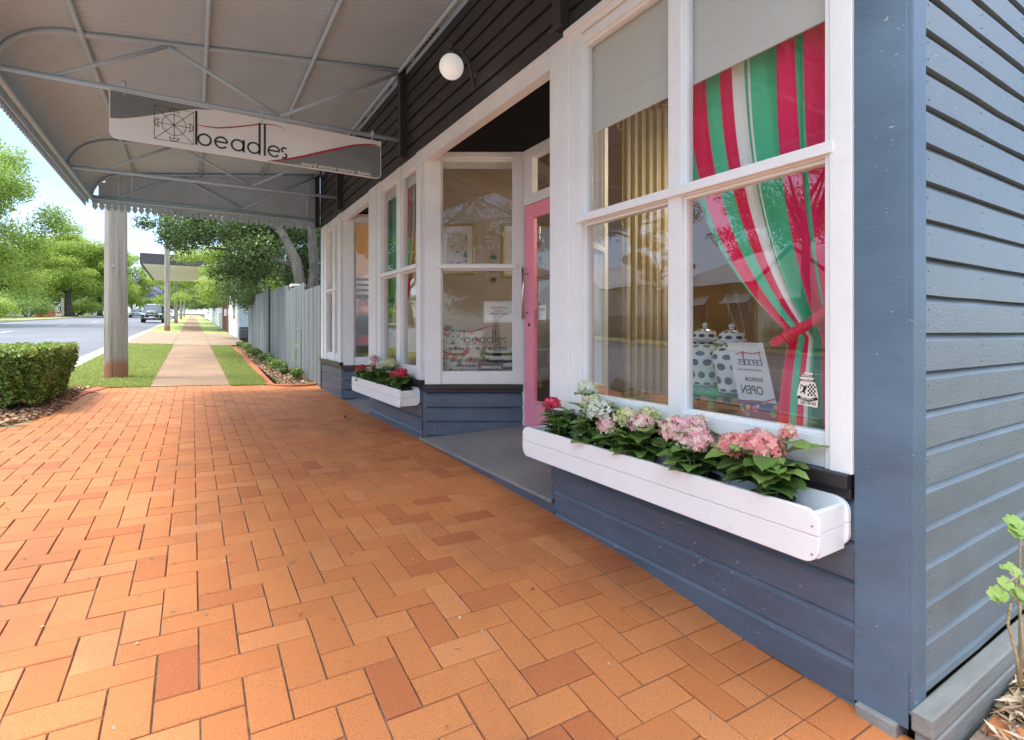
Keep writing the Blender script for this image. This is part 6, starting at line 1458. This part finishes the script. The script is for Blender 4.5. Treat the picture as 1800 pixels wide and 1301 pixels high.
house('second ochre house along the far side of the road', -12.0, 0.4, 10, 8, 'cream')
fence('picket_fence', 'dark brown picket fence before the houses across the road', -9.3, 2.5, 12.5, 1.35, 'brownfence', .09, .15)
tree('garden_tree', 'rust coloured tree between the houses over the road', 'tree', -10.2, 11.2, 2.1*D, 1.0*D, 1.0*D, .8*D, 'leaf_rust', 6000, .14, .12, 20)
tree('garden_tree', 'tall dark tree behind the houses over the road', 'tree', -16.5, 11.5, 3.4*D, 2.2*D, 2.2*D, 1.6*D, 'leaf_dark', 9000, .22, .2, 24)
tree('kerbside_tree', 'dark kerbside tree on the far verge opposite the shop', 'tree', -8.2, 5.6, 3.3*D, 1.9*D, 1.9*D, 1.5*D, 'leaf_dark', 22000, .12, .18, 34)
tree('kerbside_tree', 'leafy tree on the far verge opposite the pink door', 'tree', -8.3, 10.4, 3.6*D, 1.7*D, 1.7*D, 1.5*D, 'leaf_dark', 20000, .12, .18, 34)
tree('kerbside_tree', 'large leafy tree back along the near verge behind the camera', 'tree', -4.2, -8.5, 3.2*D, 2.6*D, 2.6*D, 1.9*D, 'leaf_dark', 24000, .13, .22, 40)
tree('kerbside_tree', 'low spreading tree behind the camera beside the near verge', 'tree', -6.6, -9.8, 1.3*D, 2.4*D, 2.2*D, 1.5*D, 'leaf_dark', 26000, .13, .22, 44, hollow=.3)
tree('kerbside_tree', 'rounded dense tree behind the camera along the footpath', 'tree', -2.6, -10.5, 1.1*D, 2.2*D, 2.2*D, 1.5*D, 'leaf_mid', 26000, .13, .22, 44, hollow=.3)
for k, (X, Y) in enumerate(((-9.0, 4.0), (-9.1, 6.4), (-9.0, 9.0), (-9.2, 13.0))):
    shrub('garden_shrub', ['dark shrub by the picket fence opposite the near window', 'leafy shrub against the picket fence', 'bushy green shrub below the rust coloured tree', 'dark rounded shrub at the end of the picket fence'][k], X, Y, 1.1, 1.2, 1.2, 'leaf_mid', 2500, .09, group='shrubs in front of the far houses')
# translucent panel with mirrored words, standing in for a pavement board's reflection
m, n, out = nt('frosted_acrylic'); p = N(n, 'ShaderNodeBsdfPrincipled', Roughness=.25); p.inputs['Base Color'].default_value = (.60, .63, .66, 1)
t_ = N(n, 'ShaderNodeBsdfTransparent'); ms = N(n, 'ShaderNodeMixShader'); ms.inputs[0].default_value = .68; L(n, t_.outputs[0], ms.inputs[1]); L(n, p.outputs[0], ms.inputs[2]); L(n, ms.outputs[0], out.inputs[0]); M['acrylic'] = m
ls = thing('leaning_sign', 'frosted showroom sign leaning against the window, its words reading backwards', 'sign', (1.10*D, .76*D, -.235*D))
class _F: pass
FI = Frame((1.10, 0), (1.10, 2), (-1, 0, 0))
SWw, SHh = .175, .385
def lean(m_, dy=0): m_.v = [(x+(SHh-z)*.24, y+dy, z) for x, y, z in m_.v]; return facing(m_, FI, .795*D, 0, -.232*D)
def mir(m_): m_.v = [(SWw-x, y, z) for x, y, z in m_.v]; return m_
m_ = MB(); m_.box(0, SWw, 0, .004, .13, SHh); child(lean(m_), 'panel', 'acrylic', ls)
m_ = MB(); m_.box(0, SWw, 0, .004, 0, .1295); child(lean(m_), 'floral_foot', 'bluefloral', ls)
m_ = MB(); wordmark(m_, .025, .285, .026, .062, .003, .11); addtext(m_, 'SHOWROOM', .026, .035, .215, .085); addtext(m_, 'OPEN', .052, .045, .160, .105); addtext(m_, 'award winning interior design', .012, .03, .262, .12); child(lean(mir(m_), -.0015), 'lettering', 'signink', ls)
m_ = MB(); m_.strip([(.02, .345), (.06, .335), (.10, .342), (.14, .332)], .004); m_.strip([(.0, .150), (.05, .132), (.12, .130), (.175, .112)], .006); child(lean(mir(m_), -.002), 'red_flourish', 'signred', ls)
scatter_chips('paving_debris', [(-.7*D, .98*D, -.3*D, 5.1*D, None)], 420, .011, 'litter', 'scattered crumbs of dry leaf and grit on the brick paving', .003, 1.5)
# a fallen leaf near the porch
m_ = MB(); m_.rnd = []; z = Hm(.86*D, 3.3*D)+.012
for i in range(3): add_leaf(m_, Vector((.80*D+i*.03, 3.25*D, z)), Vector((R.gauss(0, 1), R.gauss(0, 1), .3)), Vector((0, 0, 1)), .07, .03, R.random()*.4)
tag(m_.build('fallen_leaf', 'litter'), 'curled dry brown leaf lying on the pavers near the small porch', 'leaf')

# ------------------------------------------------------------------ light, sky, camera
SUN_EL, SUN_AZ = math.radians(64), math.radians(-80)      # azimuth of the sun measured from +Y towards +X
sd = bpy.data.lights.new('sun', 'SUN'); sd.energy = 1.15; sd.angle = math.radians(14); sd.color = (1, .98, .95)
so_ = bpy.data.objects.new('sun', sd); COL.objects.link(so_)
dv = Vector((math.sin(SUN_AZ)*math.cos(SUN_EL), math.cos(SUN_AZ)*math.cos(SUN_EL), math.sin(SUN_EL)))
so_.rotation_euler = (-dv).to_track_quat('-Z', 'Y').to_euler()
w = bpy.data.worlds.new('World'); sc.world = w; w.use_nodes = True; n = w.node_tree; n.nodes.clear()
out = n.nodes.new('ShaderNodeOutputWorld'); bg = n.nodes.new('ShaderNodeBackground'); bg.inputs['Strength'].default_value = .15
sky = n.nodes.new('ShaderNodeTexSky'); sky.sky_type = 'NISHITA'; sky.sun_disc = False; sky.sun_elevation = SUN_EL; sky.sun_rotation = SUN_AZ; sky.air_density = 1.0; sky.dust_density = 2.0; sky.altitude = 600
tc = n.nodes.new('ShaderNodeTexCoord'); mp = n.nodes.new('ShaderNodeMapping'); mp.inputs['Scale'].default_value = (1.2, 1.2, 3.6); mp.inputs['Location'].default_value = (.35, .1, .2); L(n, tc.outputs['Generated'], mp.inputs[0])
no = N(n, 'ShaderNodeTexNoise', Scale=2.2, Detail=9.0, Roughness=.58); L(n, mp.outputs[0], no.inputs['Vector'])
mk = ramp(n, no.outputs[0], [(.40, (.30,)*3), (.62, (1, 1, 1))])
no2 = N(n, 'ShaderNodeTexNoise', Scale=5.0, Detail=6.0); L(n, mp.outputs[0], no2.inputs['Vector'])
cc = ramp(n, no2.outputs[0], [(.3, (5.0, 5.4, 6.0)), (.65, (8.4, 8.8, 9.5))])
sz = n.nodes.new('ShaderNodeSeparateXYZ'); L(n, tc.outputs['Generated'], sz.inputs[0])
cv = ramp(n, sz.outputs[2], [(.0, (.50,)*3), (.30, (.35,)*3), (.60, (1,)*3), (1, (1,)*3)])
cvm = N(n, 'ShaderNodeMath', operation='MULTIPLY'); L(n, mk, cvm.inputs[0]); L(n, cv, cvm.inputs[1])
mx = N(n, 'ShaderNodeMix', data_type='RGBA'); L(n, cvm.outputs[0], mx.inputs[0]); L(n, sky.outputs[0], mx.inputs[6]); L(n, cc, mx.inputs[7])
sz = n.nodes.new('ShaderNodeSeparateXYZ'); L(n, tc.outputs['Generated'], sz.inputs[0])
lv = ramp(n, sz.outputs[2], [(.0, (.44, .48, .54)), (.33, (.50, .54, .60)), (.62, (1.0, 1.0, 1.0)), (1, (1.0, 1.0, 1.0))])
m3 = N(n, 'ShaderNodeMix', data_type='RGBA', blend_type='MULTIPLY'); m3.inputs[0].default_value = 1; L(n, mx.outputs[2], m3.inputs[6]); L(n, lv, m3.inputs[7])
L(n, m3.outputs[2], bg.inputs[0]); L(n, bg.outputs[0], out.inputs[0])
cam = bpy.data.cameras.new('camera'); co = bpy.data.objects.new('camera', cam); COL.objects.link(co); sc.camera = co
cam.sensor_width = 36; cam.sensor_fit = 'HORIZONTAL'; cam.lens = 36*912/1800; cam.shift_y = -70.5/1800; cam.clip_end = 2000; cam.clip_start = .03
co.location = (0, 0, 0); co.rotation_euler = (PI/2, 0, -TH)
sc.view_settings.view_transform = 'Standard'; sc.view_settings.look = 'None'; sc.view_settings.gamma = 1; sc.view_settings.exposure = 1.95
sc.cycles.max_bounces = 10; sc.cycles.transparent_max_bounces = 16; sc.cycles.diffuse_bounces = 5; sc.cycles.sample_clamp_indirect = 6
